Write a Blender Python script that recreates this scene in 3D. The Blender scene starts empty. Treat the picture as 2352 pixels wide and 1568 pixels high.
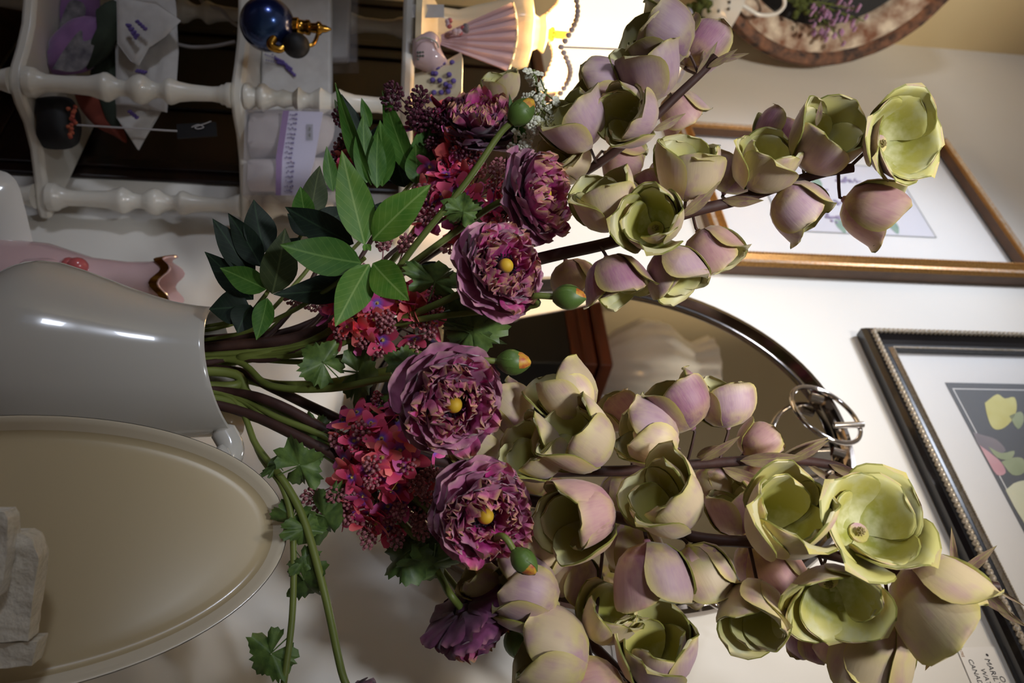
import bpy, bmesh, math, random
from mathutils import Vector, Matrix, noise
V = Vector
random.seed(7)
scn = bpy.context.scene
COL = scn.collection
PI = math.pi
# ---------------------------------------------------------------- camera
FPX = 1800.0
PITCH, ROLL = math.radians(7.8), math.radians(1.5)
CAM = V((0, 0, 1.37))
FWD = V((0, math.cos(PITCH), math.sin(PITCH)))
_u0 = V((0, -math.sin(PITCH), math.cos(PITCH))); _r0 = V((1, 0, 0))
RGT = _r0*math.cos(ROLL) + _u0*math.sin(ROLL)
UPV = _u0*math.cos(ROLL) - _r0*math.sin(ROLL)
cd = bpy.data.cameras.new('camera'); cam = bpy.data.objects.new('camera', cd); COL.objects.link(cam)
# the photograph was taken with the camera turned on its side: picture right is up
cam.matrix_world = Matrix(((UPV.x, -RGT.x, -FWD.x, CAM.x), (UPV.y, -RGT.y, -FWD.y, CAM.y), (UPV.z, -RGT.z, -FWD.z, CAM.z), (0, 0, 0, 1)))
cd.sensor_width = 36; cd.lens = FPX/2352*36; cd.clip_start = .02
cd.dof.use_dof = True; cd.dof.focus_distance = .65; cd.dof.aperture_fstop = 6.0
scn.camera = cam
def ray(px, py): return FWD + RGT*((py-784)/FPX) + UPV*((px-1176)/FPX)
def W(px, py, d): return CAM + ray(px, py)*d
def on_z(px, py, z):
    q = ray(px, py); return CAM + q*((z-CAM.z)/q.z)
DW = V((-.76203, .64755, 0)); ES = -DW                # along the back wall, to the left / to the right
NW = V((-.64755, -.76203, 0))                         # back wall normal, into the room
P0 = W(1400, 1048, .95); P0.z = 0
def wc(s, z, off=0): return P0 + ES*s + NW*off + V((0, 0, z))
def on_wall(px, py, off=0):
    q = ray(px, py); t = ((P0 + NW*off - CAM).dot(NW))/q.dot(NW); return CAM + q*t
def wall_sz(px, py, off=0):
    p = on_wall(px, py, off); return ((p-P0).dot(ES), p.z)
S_CORNER = -1.08
PC = wc(S_CORNER, 0)
NL = ES.copy()                                        # left wall normal, into the room
def on_left(px, py, off=0):
    q = ray(px, py); t = ((PC + NL*off - CAM).dot(NL))/q.dot(NL); return CAM + q*t
# ---------------------------------------------------------------- world and lights
scn.view_settings.view_transform = 'Standard'; scn.view_settings.look = 'None'
scn.view_settings.gamma = 1; scn.view_settings.use_curve_mapping = False
scn.view_settings.exposure = 0.15
wd = bpy.data.worlds.new('world'); scn.world = wd; wd.use_nodes = True
wd.node_tree.nodes['Background'].inputs[0].default_value = (.55, .7, 1, 1)
wd.node_tree.nodes['Background'].inputs[1].default_value = .6
def light(name, typ, loc, target, power, color, **kw):
    l = bpy.data.lights.new(name, typ); l.energy = power; l.color = color
    for k, v in kw.items(): setattr(l, k, v)
    o = bpy.data.objects.new(name, l); COL.objects.link(o); o.location = loc
    o.rotation_euler = (V(target)-V(loc)).to_track_quat('-Z', 'Y').to_euler()
    return o
ROOM_S1, ROOM_OFF, CEIL = 2.4, 3.2, 3.0
# daylight through the window in the wall behind the camera
light('window_light', 'AREA', wc(-.55, 1.6, ROOM_OFF-.12), wc(-.5, 1.5, 0), 10, (.80, .86, 1), shape='RECTANGLE', size=.28, size_y=.32)
# ceiling spot lamps; the corner and front ones are added fill lights
light('ceiling_spot_light', 'SPOT', wc(-.55, 2.75, 1.0), wc(-.33, 1.97, 0), 62, (.80, .87, 1), spot_size=math.radians(45), spot_blend=1.0, shadow_soft_size=.10)
light('ceiling_spot_light_warm', 'SPOT', wc(.60, 2.75, 1.45), wc(.10, 1.84, .22), 66, (1, .86, .68), spot_size=math.radians(31), spot_blend=1.0, shadow_soft_size=.13)

light('ceiling_spot_light_added_corner', 'SPOT', wc(.15, 2.85, .95), wc(-1.08, 2.15, .42), 58, (1, .92, .80), spot_size=math.radians(58), spot_blend=1.0, shadow_soft_size=.08)  # added lamp, brightens the left wall, wreath and mirrored jug
light('ceiling_spot_light_added_front', 'SPOT', (-.40, -1.30, 2.75), (-.02, .68, 1.70), 150, (.88, .93, 1), spot_size=math.radians(25), spot_blend=1.0, shadow_soft_size=.13)  # added front fill, lifts the dark camera side of the flower sprays

# ---------------------------------------------------------------- materials
def lin(c):
    if isinstance(c, str): c = tuple(int(c[i:i+2], 16) for i in (0, 2, 4))
    return tuple(((x/255+.055)/1.055)**2.4 if x/255 > .04045 else x/255/12.92 for x in c) + (1,)
MATS = {}
class NB:
    def __init__(s, name):
        s.m = bpy.data.materials.new(name); s.m.use_nodes = True; s.t = s.m.node_tree; s.n = s.t.nodes; s.l = s.t.links
        s.b = s.n['Principled BSDF']
    def new(s, typ, **kw):
        n = s.n.new(typ)
        for k, v in kw.items():
            if isinstance(k, str) and hasattr(n, k): setattr(n, k, v)
        return n
    def noise(s, scale, detail=3, coord='Object', stretch=None):
        tc = s.n.new('ShaderNodeTexCoord'); src = tc.outputs[coord]
        if stretch:
            mp = s.n.new('ShaderNodeMapping'); mp.inputs['Scale'].default_value = stretch; s.l.new(src, mp.inputs[0]); src = mp.outputs[0]
        n = s.n.new('ShaderNodeTexNoise'); n.inputs['Scale'].default_value = scale; n.inputs['Detail'].default_value = detail
        s.l.new(src, n.inputs['Vector']); return n.outputs[0]
    def ramp(s, fac, stops):
        r = s.n.new('ShaderNodeValToRGB'); e = r.color_ramp.elements
        while len(e) < len(stops): e.new(.5)
        for el, (p, c) in zip(e, stops): el.position = p; el.color = c
        s.l.new(fac, r.inputs[0]); return r.outputs[0]
    def mix(s, fac, a, b, blend='MIX'):
        m = s.n.new('ShaderNodeMix'); m.data_type = 'RGBA'; m.blend_type = blend
        for i, x in ((0, fac), (6, a), (7, b)):
            if hasattr(x, 'is_linked'): s.l.new(x, m.inputs[i])
            else: m.inputs[i].default_value = x
        return m.outputs[2]
    def math(s, op, a, b=None):
        m = s.n.new('ShaderNodeMath'); m.operation = op
        for i, x in ((0, a), (1, b)):
            if x is None: continue
            if hasattr(x, 'is_linked'): s.l.new(x, m.inputs[i])
            else: m.inputs[i].default_value = x
        return m.outputs[0]
    def sep(s, coord='Object'):
        tc = s.n.new('ShaderNodeTexCoord'); x = s.n.new('ShaderNodeSeparateXYZ'); s.l.new(tc.outputs[coord], x.inputs[0]); return x.outputs
    def rnd(s): return s.n.new('ShaderNodeObjectInfo').outputs['Random']
    def col(s, c): s.l.new(c, s.b.inputs['Base Color'])
    def bump(s, h, strength=.3, dist=.002):
        b = s.n.new('ShaderNodeBump'); b.inputs['Strength'].default_value = strength; b.inputs['Distance'].default_value = dist
        s.l.new(h, b.inputs['Height']); s.l.new(b.outputs[0], s.b.inputs['Normal'])
    def set(s, **kw):
        for k, v in kw.items(): s.b.inputs[k.replace('_', ' ')].default_value = v
        return s
def pm(name, c1, c2=None, scale=6, rough=.5, metal=0, bump=0, stretch=None, coat=0, spec=.5, trans=0, rand=0, sheen=0):
    b = NB(name); b.set(Roughness=rough, Metallic=metal, Coat_Weight=coat, Specular_IOR_Level=spec, Transmission_Weight=trans, Sheen_Weight=sheen)
    c2 = c2 or c1
    n = b.noise(scale, 4, 'Object', stretch)
    c = b.ramp(n, [(.32, lin(c1)), (.68, lin(c2))])
    if rand:
        h = b.n.new('ShaderNodeHueSaturation'); b.l.new(c, h.inputs['Color'])
        v = b.math('ADD', b.math('MULTIPLY', b.rnd(), rand), 1-rand/2); b.l.new(v, h.inputs['Value']); c = h.outputs[0]
    b.col(c)
    if bump: b.bump(n, bump)
    MATS[name] = b.m; return b
M = MATS
pm('wall_paint', 'e6e0d6', 'eae5dc', 3, .75, bump=.02)
pm('wall_beige', 'd9c294', 'dcc79c', 3, .8)
pm('ceiling_paint', 'efeae2', rough=.9)
pm('floor_wood', '6b4527', '50301b', 5, .4, stretch=(1, 14, 1))
pm('dark_wood', '120806', '200e08', 6, .28, stretch=(1, 1, 12), bump=.1)
pm('red_wood', '4a2013', '6b3219', 6, .3, stretch=(1, 1, 14), bump=.1)
pm('table_wood', '5b4030', '6e4f3c', 5, .4, stretch=(12, 1, 1))
pm('white_gloss', 'ded8cb', 'e6e0d4', 8, .32, coat=.3)
pm('white_wood_paint', 'cfc9bd', 'dcd6ca', 5, .35, coat=.2)
pm('ceramic_vase', 'c4c0b8', 'cac6be', 3, .16, coat=.4)
pm('ceramic_white', 'efece6', rough=.12, coat=.5)
pm('cream_ceramic', 'ead9b4', 'f1e3c4', 6, .3, coat=.3)
pm('platter_glaze', 'c0ae8a', 'c6b592', 2, .22, coat=.25)
pm('platter_rim', 'dcd0b8', 'e2d7c2', 2, .2, coat=.3)
pm('black_line', '0c0b0d', rough=.4)
pm('chrome', 'd9d4d0', 'c9c4c2', 20, .08, 1)
pm('tray_rim', '8a827c', 'a09892', 12, .10, 1)
pm('silver_frame', 'd2c9be', 'b0a184', 300, .3, .35)
pm('gold_frame', 'c69450', '96683a', 400, .3, .5, bump=.2)
pm('silver_leaf', 'e6ddd2', 'c39a68', 250, .25, .5)
pm('brown_frame', '6a4a2e', '523620', 20, .45)
pm('black_frame', '0e0d10', '17151a', 20, .25, coat=.4)
pm('mat_board', 'e9e5e0', 'ece8e3', 10, .9)
pm('gold_metal', 'c99b45', 'b4822f', 20, .2, 1)
pm('stem_green', '7c8640', '5d6a2c', 10, .5, stretch=(1, 1, .3))
pm('stem_dark', '3a221d', '4c3028', 40, .6, bump=.5)
pm('stem_brown', '4d302a', '37201c', 40, .6, bump=.6)
pm('lobed_leaf', '5f7838', '3e572a', 6, .5, bump=.2, rand=.5)
pm('sepal_green', '5f7a36', '4a652b', 60, .45, rand=.2)
pm('bud_yellow', 'd6b034', 'b04a2c', 4, .5)
pm('berry', '93575f', 'ac7074', 3, .4, rand=.3)
pm('berry_dark', '4a2030', '5f2c3c', 200, .4)
pm('floret_stalk', '97a04a', rough=.6)
pm('stamen_black', '17101c', '241528', 100, .8)
pm('stamen_tan', 'b9a878', '8d7b4c', 300, .8, bump=.5)
pm('white_petal', 'e9e6d6', 'dfe0c4', 60, .6)
pm('cloth_white', 'c9c4c0', 'd4d0cc', 60, .9, bump=.1, sheen=.2)
pm('cloth_purple', '7b5687', '93699c', 30, .9, sheen=.3)
pm('cloth_print', '8f8a8c', '55515a', 70, .9)
pm('cloth_green', '3c4639', '23291f', 20, .9)
pm('cloth_orange', '8a3f2c', '6e2f24', 20, .9)
pm('cloth_black', '08080a', '100d12', 20, .6)
pm('embroidery', '8e2f30', 'b0603a', 120, .8)
pm('lavender_ink', '5b4a8e', '6f5a9e', 60, .8)
pm('grey_ink', '6f7068', rough=.9)
pm('label_paper', 'd9d3ea', rough=.7)
pm('label_purple', '8a5a9e', rough=.6)
pm('soap_paper', 'b5a9a8', 'c6bbb8', 25, .6, bump=.2)
pm('pink_porcelain', 'dcb9bd', 'e6c8c8', 10, .15, coat=.5)
pm('rose_porcelain', 'c25a5e', 'd07070', 30, .2, coat=.5)
pm('white_cord', 'b8b3b3', rough=.5)
pm('moss', '59622a', '3c441c', 80, .95, bump=1)
pm('chalkboard', '17171a', '1f1f22', 10, .6)
pm('lilac_floret', 'b388b8', 'c79cc0', 60, .7, rand=.3)
pm('card_paper', 'f0ebe4', rough=.9)
pm('ink', '2a2a30', rough=.9)
pm('picked_wood', 'd3cab6', 'bfb49e', 20, .5, stretch=(1, 8, 1))
pm('grey_lilac_wood', '8d8288', '776c72', 20, .6)
pm('riser', '6a5a4a', rough=.7)
pm('hutch_black', '0b0a0d', rough=.35)
pm('print_dark', '1c1f2c', '0f1119', 6, .6)
pm('print_yellow', 'cdbf4e', 'e0d98a', 18, .8)
pm('print_pink', 'c87684', 'dba6aa', 14, .8)
pm('print_grey', '8c7f80', '6f6670', 14, .8)
pm('print_green', '8f9c6a', 'b3ba90', 18, .8)
pm('print_pale', 'd9dba6', 'e6e4c4', 10, .8)
pm('print_lavender', '8b7ba6', 'a594b8', 40, .8)
pm('print_leaf', '6d8f7a', '8aa890', 40, .8)
pm('print_sheet', 'd9d6dc', rough=.9)
pm('ring_wood', 'e2d4be', '7c4c30', 34, .7, stretch=(1, 1, 1), bump=.5)
pm('ring_dark', '8a5c40', '2a1a14', 60, .7, bump=.6)
pm('beads', 'c9a67e', 'b8b0c0', 60, .3, coat=.5)
pm('cellophane', 'e4dccc', None, 170, .10, coat=1, bump=1.0)
# translucent plastic
b = pm('clear_plastic', 'd8d4da', rough=.08); b.set(Alpha=.22, Roughness=.05)
# picture glass
b = pm('picture_glass', 'ffffff', rough=.03); b.set(Alpha=.06, Roughness=.02, Specular_IOR_Level=.6)
# mirror
b = pm('mirror', 'd8d2c8', rough=.015, metal=1)
# iridescent bottle
b = NB('iridescent_glass'); n = b.noise(9, 4); lw = b.n.new('ShaderNodeLayerWeight'); lw.inputs[0].default_value = .35
c = b.mix(lw.outputs['Facing'], b.ramp(n, [(.3, lin('1f4c86')), (.5, lin('20346f')), (.7, lin('3a5f8a'))]), lin('2b1238')); b.col(c)
b.set(Metallic=.7, Roughness=.22, Coat_Weight=.5); M['iridescent_glass'] = b.m
# lamp shade, lit from inside
b = NB('lit_shade'); b.set(Base_Color=lin('f4e6cc'), Roughness=.9); b.b.inputs['Emission Color'].default_value = (1, .82, .55, 1); b.b.inputs['Emission Strength'].default_value = 1.25; M['lit_shade'] = b.m
# cup petals: outer side, inner side
def petal_out(name, base, mid, tip, blot):
    b = NB(name); z = b.sep()[2]
    g = b.ramp(b.math('DIVIDE', z, 1.9), [(.05, lin(base)), (.42, lin(mid)), (.68, lin(mid)), (.98, lin(tip))])
    n1 = b.noise(1.3, 2); g = b.mix(b.ramp(n1, [(.42, (0, 0, 0, 1)), (.62, (1, 1, 1, 1))]), g, lin(blot))
    st = b.noise(5, 3, 'Object', (3, 3, .35)); g = b.mix(b.math('MULTIPLY', st, .35), g, lin('e2d3b4'))
    at = b.n.new('ShaderNodeAttribute'); at.attribute_name = 'edge'; g = b.mix(b.math('MULTIPLY', at.outputs['Fac'], .75), g, lin('cfc684'))
    h = b.n.new('ShaderNodeHueSaturation'); b.l.new(g, h.inputs['Color']); b.l.new(b.math('ADD', b.math('MULTIPLY', b.rnd(), .34), .83), h.inputs['Value']); h.inputs['Saturation'].default_value = 1.3; b.col(h.outputs[0])
    b.set(Roughness=.55, Sheen_Weight=.15); b.bump(st, .08); M[name] = b.m
petal_out('petal_lilac', 'bdb27e', 'ad93a4', 'c6b9a0', '8f6c8c')
petal_out('petal_beige', 'b9b56c', 'cfbea8', 'd4cb96', 'b394a2')
petal_out('petal_plum', 'a8946e', '8a5a7c', 'b396a0', '6a3a66')
petal_out('petal_rose', 'c2ab80', 'c09aa0', 'ccb4a0', 'a07088')
petal_out('petal_pale', 'b3ac6a', 'c9baa0', 'd0c994', 'b894a4')
b = NB('petal_inner'); z = b.sep()[2]
g = b.ramp(b.math('DIVIDE', z, 1.9), [(.05, lin('8e9038')), (.4, lin('b8b25a')), (.75, lin('ccc680')), (1, lin('d6c8a2'))])
n1 = b.noise(1.6, 3); g = b.mix(b.ramp(n1, [(.45, (0, 0, 0, 1)), (.7, (1, 1, 1, 1))]), g, lin('c8c69a'))
b.col(g); b.set(Roughness=.5); M['petal_inner'] = b.m
pm('petal_edge', '9b9648', '6c6f2a', 3, .6)
# ranunculus petals (y runs from base to tip)
def ran(name, c0, c1, c2, ct):
    b = NB(name); s = b.sep(); n = b.noise(3, 3); g = b.ramp(s[1], [(.0, lin(c0)), (.5, lin(c1)), (.85, lin(c2)), (1, lin(ct))])
    g = b.mix(b.ramp(n, [(.45, (0, 0, 0, 1)), (.75, (.8, .8, .8, 1))]), g, lin(c0))
    h = b.n.new('ShaderNodeHueSaturation'); b.l.new(g, h.inputs['Color']); b.l.new(b.math('ADD', b.math('MULTIPLY', b.rnd(), .5), .75), h.inputs['Value']); h.inputs['Saturation'].default_value = 1.2; b.col(h.outputs[0])
    b.set(Roughness=.75, Sheen_Weight=.3); M[name] = b.m
ran('ran_outer', '85486a', 'ae6a8c', 'bf88a2', 'd0a8ae')
ran('ran_inner', '86305c', 'be5a90', 'd488a6', 'ccab82')
ran('ran_outer_dark', '46223c', '6a3a58', '7c4a6a', '956c78')
b = NB('ran_ball'); s = b.sep(); b.col(b.ramp(b.math('ADD', b.math('MULTIPLY', s[2], .5), .5), [(.35, lin('3b2434')), (.6, lin('8c6650')), (.78, lin('d2a528')), (1, lin('dcb52c'))])); b.set(Roughness=.6); M['ran_ball'] = b.m
# laurel leaves: midrib along y, width in x
def leafm(name, c1, c2, vein, rough=.38):
    b = NB(name); s = b.sep(); n = b.noise(4, 3); g = b.ramp(n, [(.35, lin(c1)), (.65, lin(c2))])
    ax = b.math('ABSOLUTE', s[0]); mid = b.math('LESS_THAN', ax, .012)
    d = b.math('SUBTRACT', b.math('MULTIPLY', s[1], 9), b.math('MULTIPLY', ax, 10)); fr = b.math('FRACT', d)
    ln = b.math('MULTIPLY', b.math('LESS_THAN', fr, .07), .45); fac = b.math('MAXIMUM', b.math('MULTIPLY', mid, .8), ln)
    b.col(b.mix(fac, g, lin(vein))); b.set(Roughness=rough+.14, Specular_IOR_Level=.35); M[name] = b.m
leafm('leaf_bright', '4a7a28', '658a32', '8aa85a')
leafm('leaf_mid', '36621f', '4a7028', '688c44')
leafm('leaf_dark', '14231a', '1b2c1e', '2f4530', .45)
leafm('leaf_olive', '2c3a1c', '3a4522', '55603a', .45)
leafm('leaf_bract', '7a5a5a', '95865c', '9a9458', .5)
for k, (a, c, e) in enumerate((('c8345c', 'dc587a', '6a44a6'), ('bc3c82', 'd26a9e', '6f54b4'), ('d84a54', 'e67c76', 'a83464'))):
    b = NB('floret_%s' % ('crimson', 'magenta', 'coral')[k]); s = b.sep()
    r2 = b.math('SQRT', b.math('ADD', b.math('MULTIPLY', s[0], s[0]), b.math('MULTIPLY', s[1], s[1])))
    n = b.noise(3); g = b.ramp(r2, [(.05, lin('c0a850')), (.16, lin(e)), (.45, lin(a)), (1, lin(c))])
    h = b.n.new('ShaderNodeHueSaturation'); b.l.new(g, h.inputs['Color']); b.l.new(b.math('ADD', b.math('MULTIPLY', b.rnd(), .6), .85), h.inputs['Value']); b.col(h.outputs[0]); b.set(Roughness=.7); M[b.m.name] = b.m

# ---------------------------------------------------------------- mesh helpers
def catmull(pts, n=6):
    if len(pts) < 3: return [V(pts[0]).lerp(V(pts[-1]), i/n) for i in range(n+1)]
    P = [V(pts[0])*2-V(pts[1])] + [V(p) for p in pts] + [V(pts[-1])*2-V(pts[-2])]; out = []
    for i in range(1, len(P)-2):
        a, b_, c, d = P[i-1:i+3]
        for k in range(n):
            t = k/n; out.append(.5*((2*b_)+(c-a)*t+(2*a-5*b_+4*c-d)*t*t+(3*b_-a-3*c+d)*t**3))
    out.append(P[-2]); return out
class MB:
    def __init__(s): s.v = []; s.f = []; s.mi = []; s.cur = 0
    def m(s, i): s.cur = i; return s
    def face(s, *i): s.f.append(tuple(i)); s.mi.append(s.cur)
    def add(s, vs, fs):
        o = len(s.v); s.v += [V(x) for x in vs]
        for f in fs: s.face(*[o+i for i in f])
    def grid(s, rows, closed=False, cap=False):
        o = len(s.v); nu = len(rows[0])
        for r in rows: s.v += [V(x) for x in r]
        for j in range(len(rows)-1):
            for i in range(nu if closed else nu-1):
                a = o+j*nu+i; b_ = o+j*nu+(i+1) % nu; s.face(a, b_, b_+nu, a+nu)
        if cap: s.face(*[o+i for i in range(nu)][::-1]); s.face(*[o+(len(rows)-1)*nu+i for i in range(nu)])
    def tube(s, pts, r, n=8, cap=True):
        pts = [V(p) for p in pts]; L = len(pts); rr = r if isinstance(r, (list, tuple)) else [r]*L
        if len(rr) != L: rr = [rr[0]+(rr[-1]-rr[0])*i/(L-1) for i in range(L)]
        up = V((0, 0, 1)); rows = []; prev = None
        for i, p in enumerate(pts):
            t = (pts[min(i+1, L-1)]-pts[max(i-1, 0)])
            if t.length < 1e-9: t = V((0, 0, 1))
            t.normalize()
            a = (prev - t*prev.dot(t)) if prev else t.cross(V((.3, .9, .2)))
            if a.length < 1e-6: a = t.orthogonal()
            a.normalize(); b_ = t.cross(a); prev = a
            rows.append([p + a*(rr[i]*math.cos(2*PI*k/n)) + b_*(rr[i]*math.sin(2*PI*k/n)) for k in range(n)])
        s.grid(rows, True, cap); return s
    def lathe(s, prof, n=32, o=V((0, 0, 0)), rot=None, fn=None, cap=False):
        rows = []
        for r, z in prof:
            row = []
            for k in range(n):
                a = 2*PI*k/n; p = V((r*math.cos(a), r*math.sin(a), z))
                if fn: p = fn(p, a, z)
                if rot: p = rot @ p
                row.append(p+V(o))
            rows.append(row)
        s.grid(rows, True, cap); return s
    def box(s, o, ax, ay, az):
        o, ax, ay, az = V(o), V(ax), V(ay), V(az)
        s.add([o, o+ax, o+ax+ay, o+ay, o+az, o+ax+az, o+ax+ay+az, o+ay+az], [(0, 3, 2, 1), (4, 5, 6, 7), (0, 1, 5, 4), (1, 2, 6, 5), (2, 3, 7, 6), (3, 0, 4, 7)]); return s
    def ball(s, c, r, n=8, m=6, ax=None):
        c = V(c); r = V(r) if hasattr(r, '__len__') else V((r, r, r)); rows = []
        for j in range(m+1):
            th = PI*j/m; q = max(math.sin(th), .02)
            row = []
            for k in range(n):
                p = V((r.x*q*math.cos(2*PI*k/n), r.y*q*math.sin(2*PI*k/n), -r.z*math.cos(th)))
                row.append(c+(ax @ p if ax else p))
            rows.append(row)
        s.grid(rows, True, True); return s
    def prism(s, pts, depth):
        n = len(pts); pts = [V(p) for p in pts]; o = len(s.v); s.v += pts + [p+V(depth) for p in pts]
        s.face(*[o+i for i in range(n)]); s.face(*[o+n+i for i in range(n)][::-1])
        for i in range(n): s.face(o+i, o+n+i, o+n+(i+1) % n, o+(i+1) % n)
        return s
    def mesh(s, name, mats, smooth=True):
        me = bpy.data.meshes.new(name); me.from_pydata([tuple(x) for x in s.v], [], s.f)
        for x in (mats if isinstance(mats, (list, tuple)) else [mats]): me.materials.append(M[x] if isinstance(x, str) else x)
        me.polygons.foreach_set('material_index', s.mi); me.validate()
        bm = bmesh.new(); bm.from_mesh(me); bmesh.ops.recalc_face_normals(bm, faces=bm.faces); bm.to_mesh(me); bm.free()
        if smooth:
            me.polygons.foreach_set('use_smooth', [True]*len(me.polygons))
            me.set_sharp_from_angle(angle=math.radians(50))
        return me
    def build(s, name, mats, parent=None, smooth=True, bevel=0):
        return link(name, s.mesh(name, mats, smooth), parent, None, bevel)
def link(name, me, parent=None, mw=None, bevel=0):
    """link a mesh as an object; under an Empty its matrix is given in the world, under a mesh part in the part's own frame"""
    o = bpy.data.objects.new(name, me); COL.objects.link(o)
    if parent:
        o.parent = parent
        if parent.type == 'EMPTY': o.matrix_parent_inverse = Matrix.Translation(-parent.location)
    if mw is not None: o.matrix_basis = mw
    if bevel:
        md = o.modifiers.new('bevel', 'BEVEL'); md.width = bevel; md.segments = 2; md.limit_method = 'ANGLE'
    return o
def tag(o, label, cat, group=None, kind=None):
    if label: o['label'] = label
    if cat: o['category'] = cat
    if group: o['group'] = group
    if kind: o['kind'] = kind
    return o
def thing(name, label, cat, loc, group=None):
    o = bpy.data.objects.new(name, None); COL.objects.link(o); o.location = V(loc); o.empty_display_size = .03
    return tag(o, label, cat, group)
def struct(name, mb, m, parent=None, smooth=False):
    o = mb.build(name, m, parent, smooth)
    if not parent: o['kind'] = 'structure'
    return o
def frame_z(z, twist=0, x=None):
    z = V(z).normalized(); x = (V(x)-z*V(x).dot(z)) if x is not None else z.orthogonal(); x.normalize(); y = z.cross(x)
    m = Matrix((x, y, z)).transposed(); return m @ Matrix.Rotation(twist, 3, 'Z')
def puff(mb, pts, depth, thick, rings=5, back=True, wob=0, seed=0, zmin=-9):
    """pillow-like body over a star-shaped picture outline at one distance; thick in metres"""
    P = [W(px, py, depth) for px, py in pts]; c = sum(P, V((0, 0, 0)))/len(P)
    for sg in ((1, -1) if back else (1,)):
        rows = []
        for j in range(rings+1):
            t = max(j/rings, .02); h = thick*.5*math.sqrt(max(0, 1-t**2.6))
            row = []
            for k, p in enumerate(P):
                q = c.lerp(p, t); w = wob*noise.noise(q*60+V((seed, 0, 0))) if wob else 0
                q = q - FWD*(sg*(h+w*(1-t*.5))); q.z = max(q.z, zmin); row.append(q)
            rows.append(row)
        mb.grid(rows, True); o = len(mb.v)-len(P)*(rings+1); mb.face(*[o+i for i in range(len(P))])
    return mb
# ---------------------------------------------------------------- room shell
ZV = V((0, 0, 1)); TABLE_Z, RISER_Z = .70, .93
def wbox(mb, s0, s1, z0, z1, o0, o1): mb.box(wc(s0, z0, o0), ES*(s1-s0), NW*(o1-o0), ZV*(z1-z0)); return mb
struct('wall_back', wbox(MB(), S_CORNER-.1, ROOM_S1+.1, 0, CEIL, -.1, 0), 'wall_paint')
struct('wall_left', wbox(MB(), S_CORNER-.1, S_CORNER, 0, CEIL, 0, ROOM_OFF), 'wall_beige')
struct('wall_right', wbox(MB(), ROOM_S1, ROOM_S1+.1, 0, CEIL, 0, ROOM_OFF), 'wall_paint')
struct('floor', wbox(MB(), S_CORNER-.1, ROOM_S1+.1, -.1, 0, -.1, ROOM_OFF+.1), 'floor_wood')
struct('ceiling', wbox(MB(), S_CORNER-.1, ROOM_S1+.1, CEIL, CEIL+.1, -.1, ROOM_OFF+.1), 'ceiling_paint')
wf = MB(); ws0, ws1, wz0, wz1 = -.85, -.25, .95, 2.25
for a in ((S_CORNER-.1, ws0, 0, CEIL), (ws1, ROOM_S1+.1, 0, CEIL), (ws0, ws1, 0, wz0), (ws0, ws1, wz1, CEIL)): wbox(wf, *a, ROOM_OFF, ROOM_OFF+.1)
struct('wall_front', wf, 'wall_paint')
wn = MB()
for a in ((ws0, ws0+.05, wz0, wz1), (ws1-.05, ws1, wz0, wz1), (ws0, ws1, wz0, wz0+.05), (ws0, ws1, wz1-.05, wz1), (-.565, -.535, wz0, wz1)): wbox(wn, *a, ROOM_OFF-.02, ROOM_OFF+.06)
win = struct('window_1', wn, 'white_wood_paint')
wbox(MB(), ws0+.05, -.565, wz0+.05, wz1-.05, ROOM_OFF+.02, ROOM_OFF+.024).build('pane', 'picture_glass', win, False)
wbox(MB(), -.535, ws1-.05, wz0+.05, wz1-.05, ROOM_OFF+.02, ROOM_OFF+.024).build('pane', 'picture_glass', win, False)

# ---------------------------------------------------------------- furniture
t = thing('console_table', 'brown wooden console table under the whole display', 'table', wc(-.1, 0, .3))
wbox(MB(), -1.06, .95, TABLE_Z-.04, TABLE_Z, .01, .56).build('tabletop', 'table_wood', t, False, .004)
for s_ in (-1.0, .84):
    for o_ in (.05, .46): wbox(MB(), s_, s_+.06, 0, TABLE_Z-.04, o_, o_+.06).build('leg', 'table_wood', t, False, .004)
wbox(MB(), -.95, .85, TABLE_Z-.14, TABLE_Z-.04, .07, .50).build('apron', 'table_wood', t, False)
rb = W(510, 850, .70)
mb = MB(); c0 = V((rb.x, rb.y, TABLE_Z))
mb.box(c0-ES*.11-NW*.115, ES*.36, NW*.30, ZV*(RISER_Z-TABLE_Z))
tag(mb.build('display_riser', 'riser', None, False, .003), 'brown display riser block under the white pitcher', 'riser')
# dark cabinet behind the white shelf
s1, _ = wall_sz(300, 405, .01); zt = W(1268, 120, 1.40).z
t = thing('dark_panel', 'dark stained wooden panel against the wall behind the white shelf', 'wood panel', wc(-.8, TABLE_Z, .005))
wbox(MB(), S_CORNER+.005, s1, TABLE_Z, zt-.02, .001, .008).build('body', 'dark_wood', t, False, .003)
wbox(MB(), S_CORNER+.003, s1+.012, zt-.02, zt, .001, .020).build('cornice', 'red_wood', t, False, .004)
for k in range(3):
    a = S_CORNER+.02+(s1-S_CORNER-.02)*k/3; b_ = S_CORNER+.0+(s1-S_CORNER-.02)*(k+1)/3
    p = MB()
    for q in ((a, a+.02, TABLE_Z+.03, zt-.05), (b_-.02, b_, TABLE_Z+.03, zt-.05), (a+.02, b_-.02, TABLE_Z+.03, TABLE_Z+.06), (a+.02, b_-.02, zt-.08, zt-.05)): wbox(p, *q, .0078, .0125)
    p.build('door_frame', 'dark_wood', t, False, .002)
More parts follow.
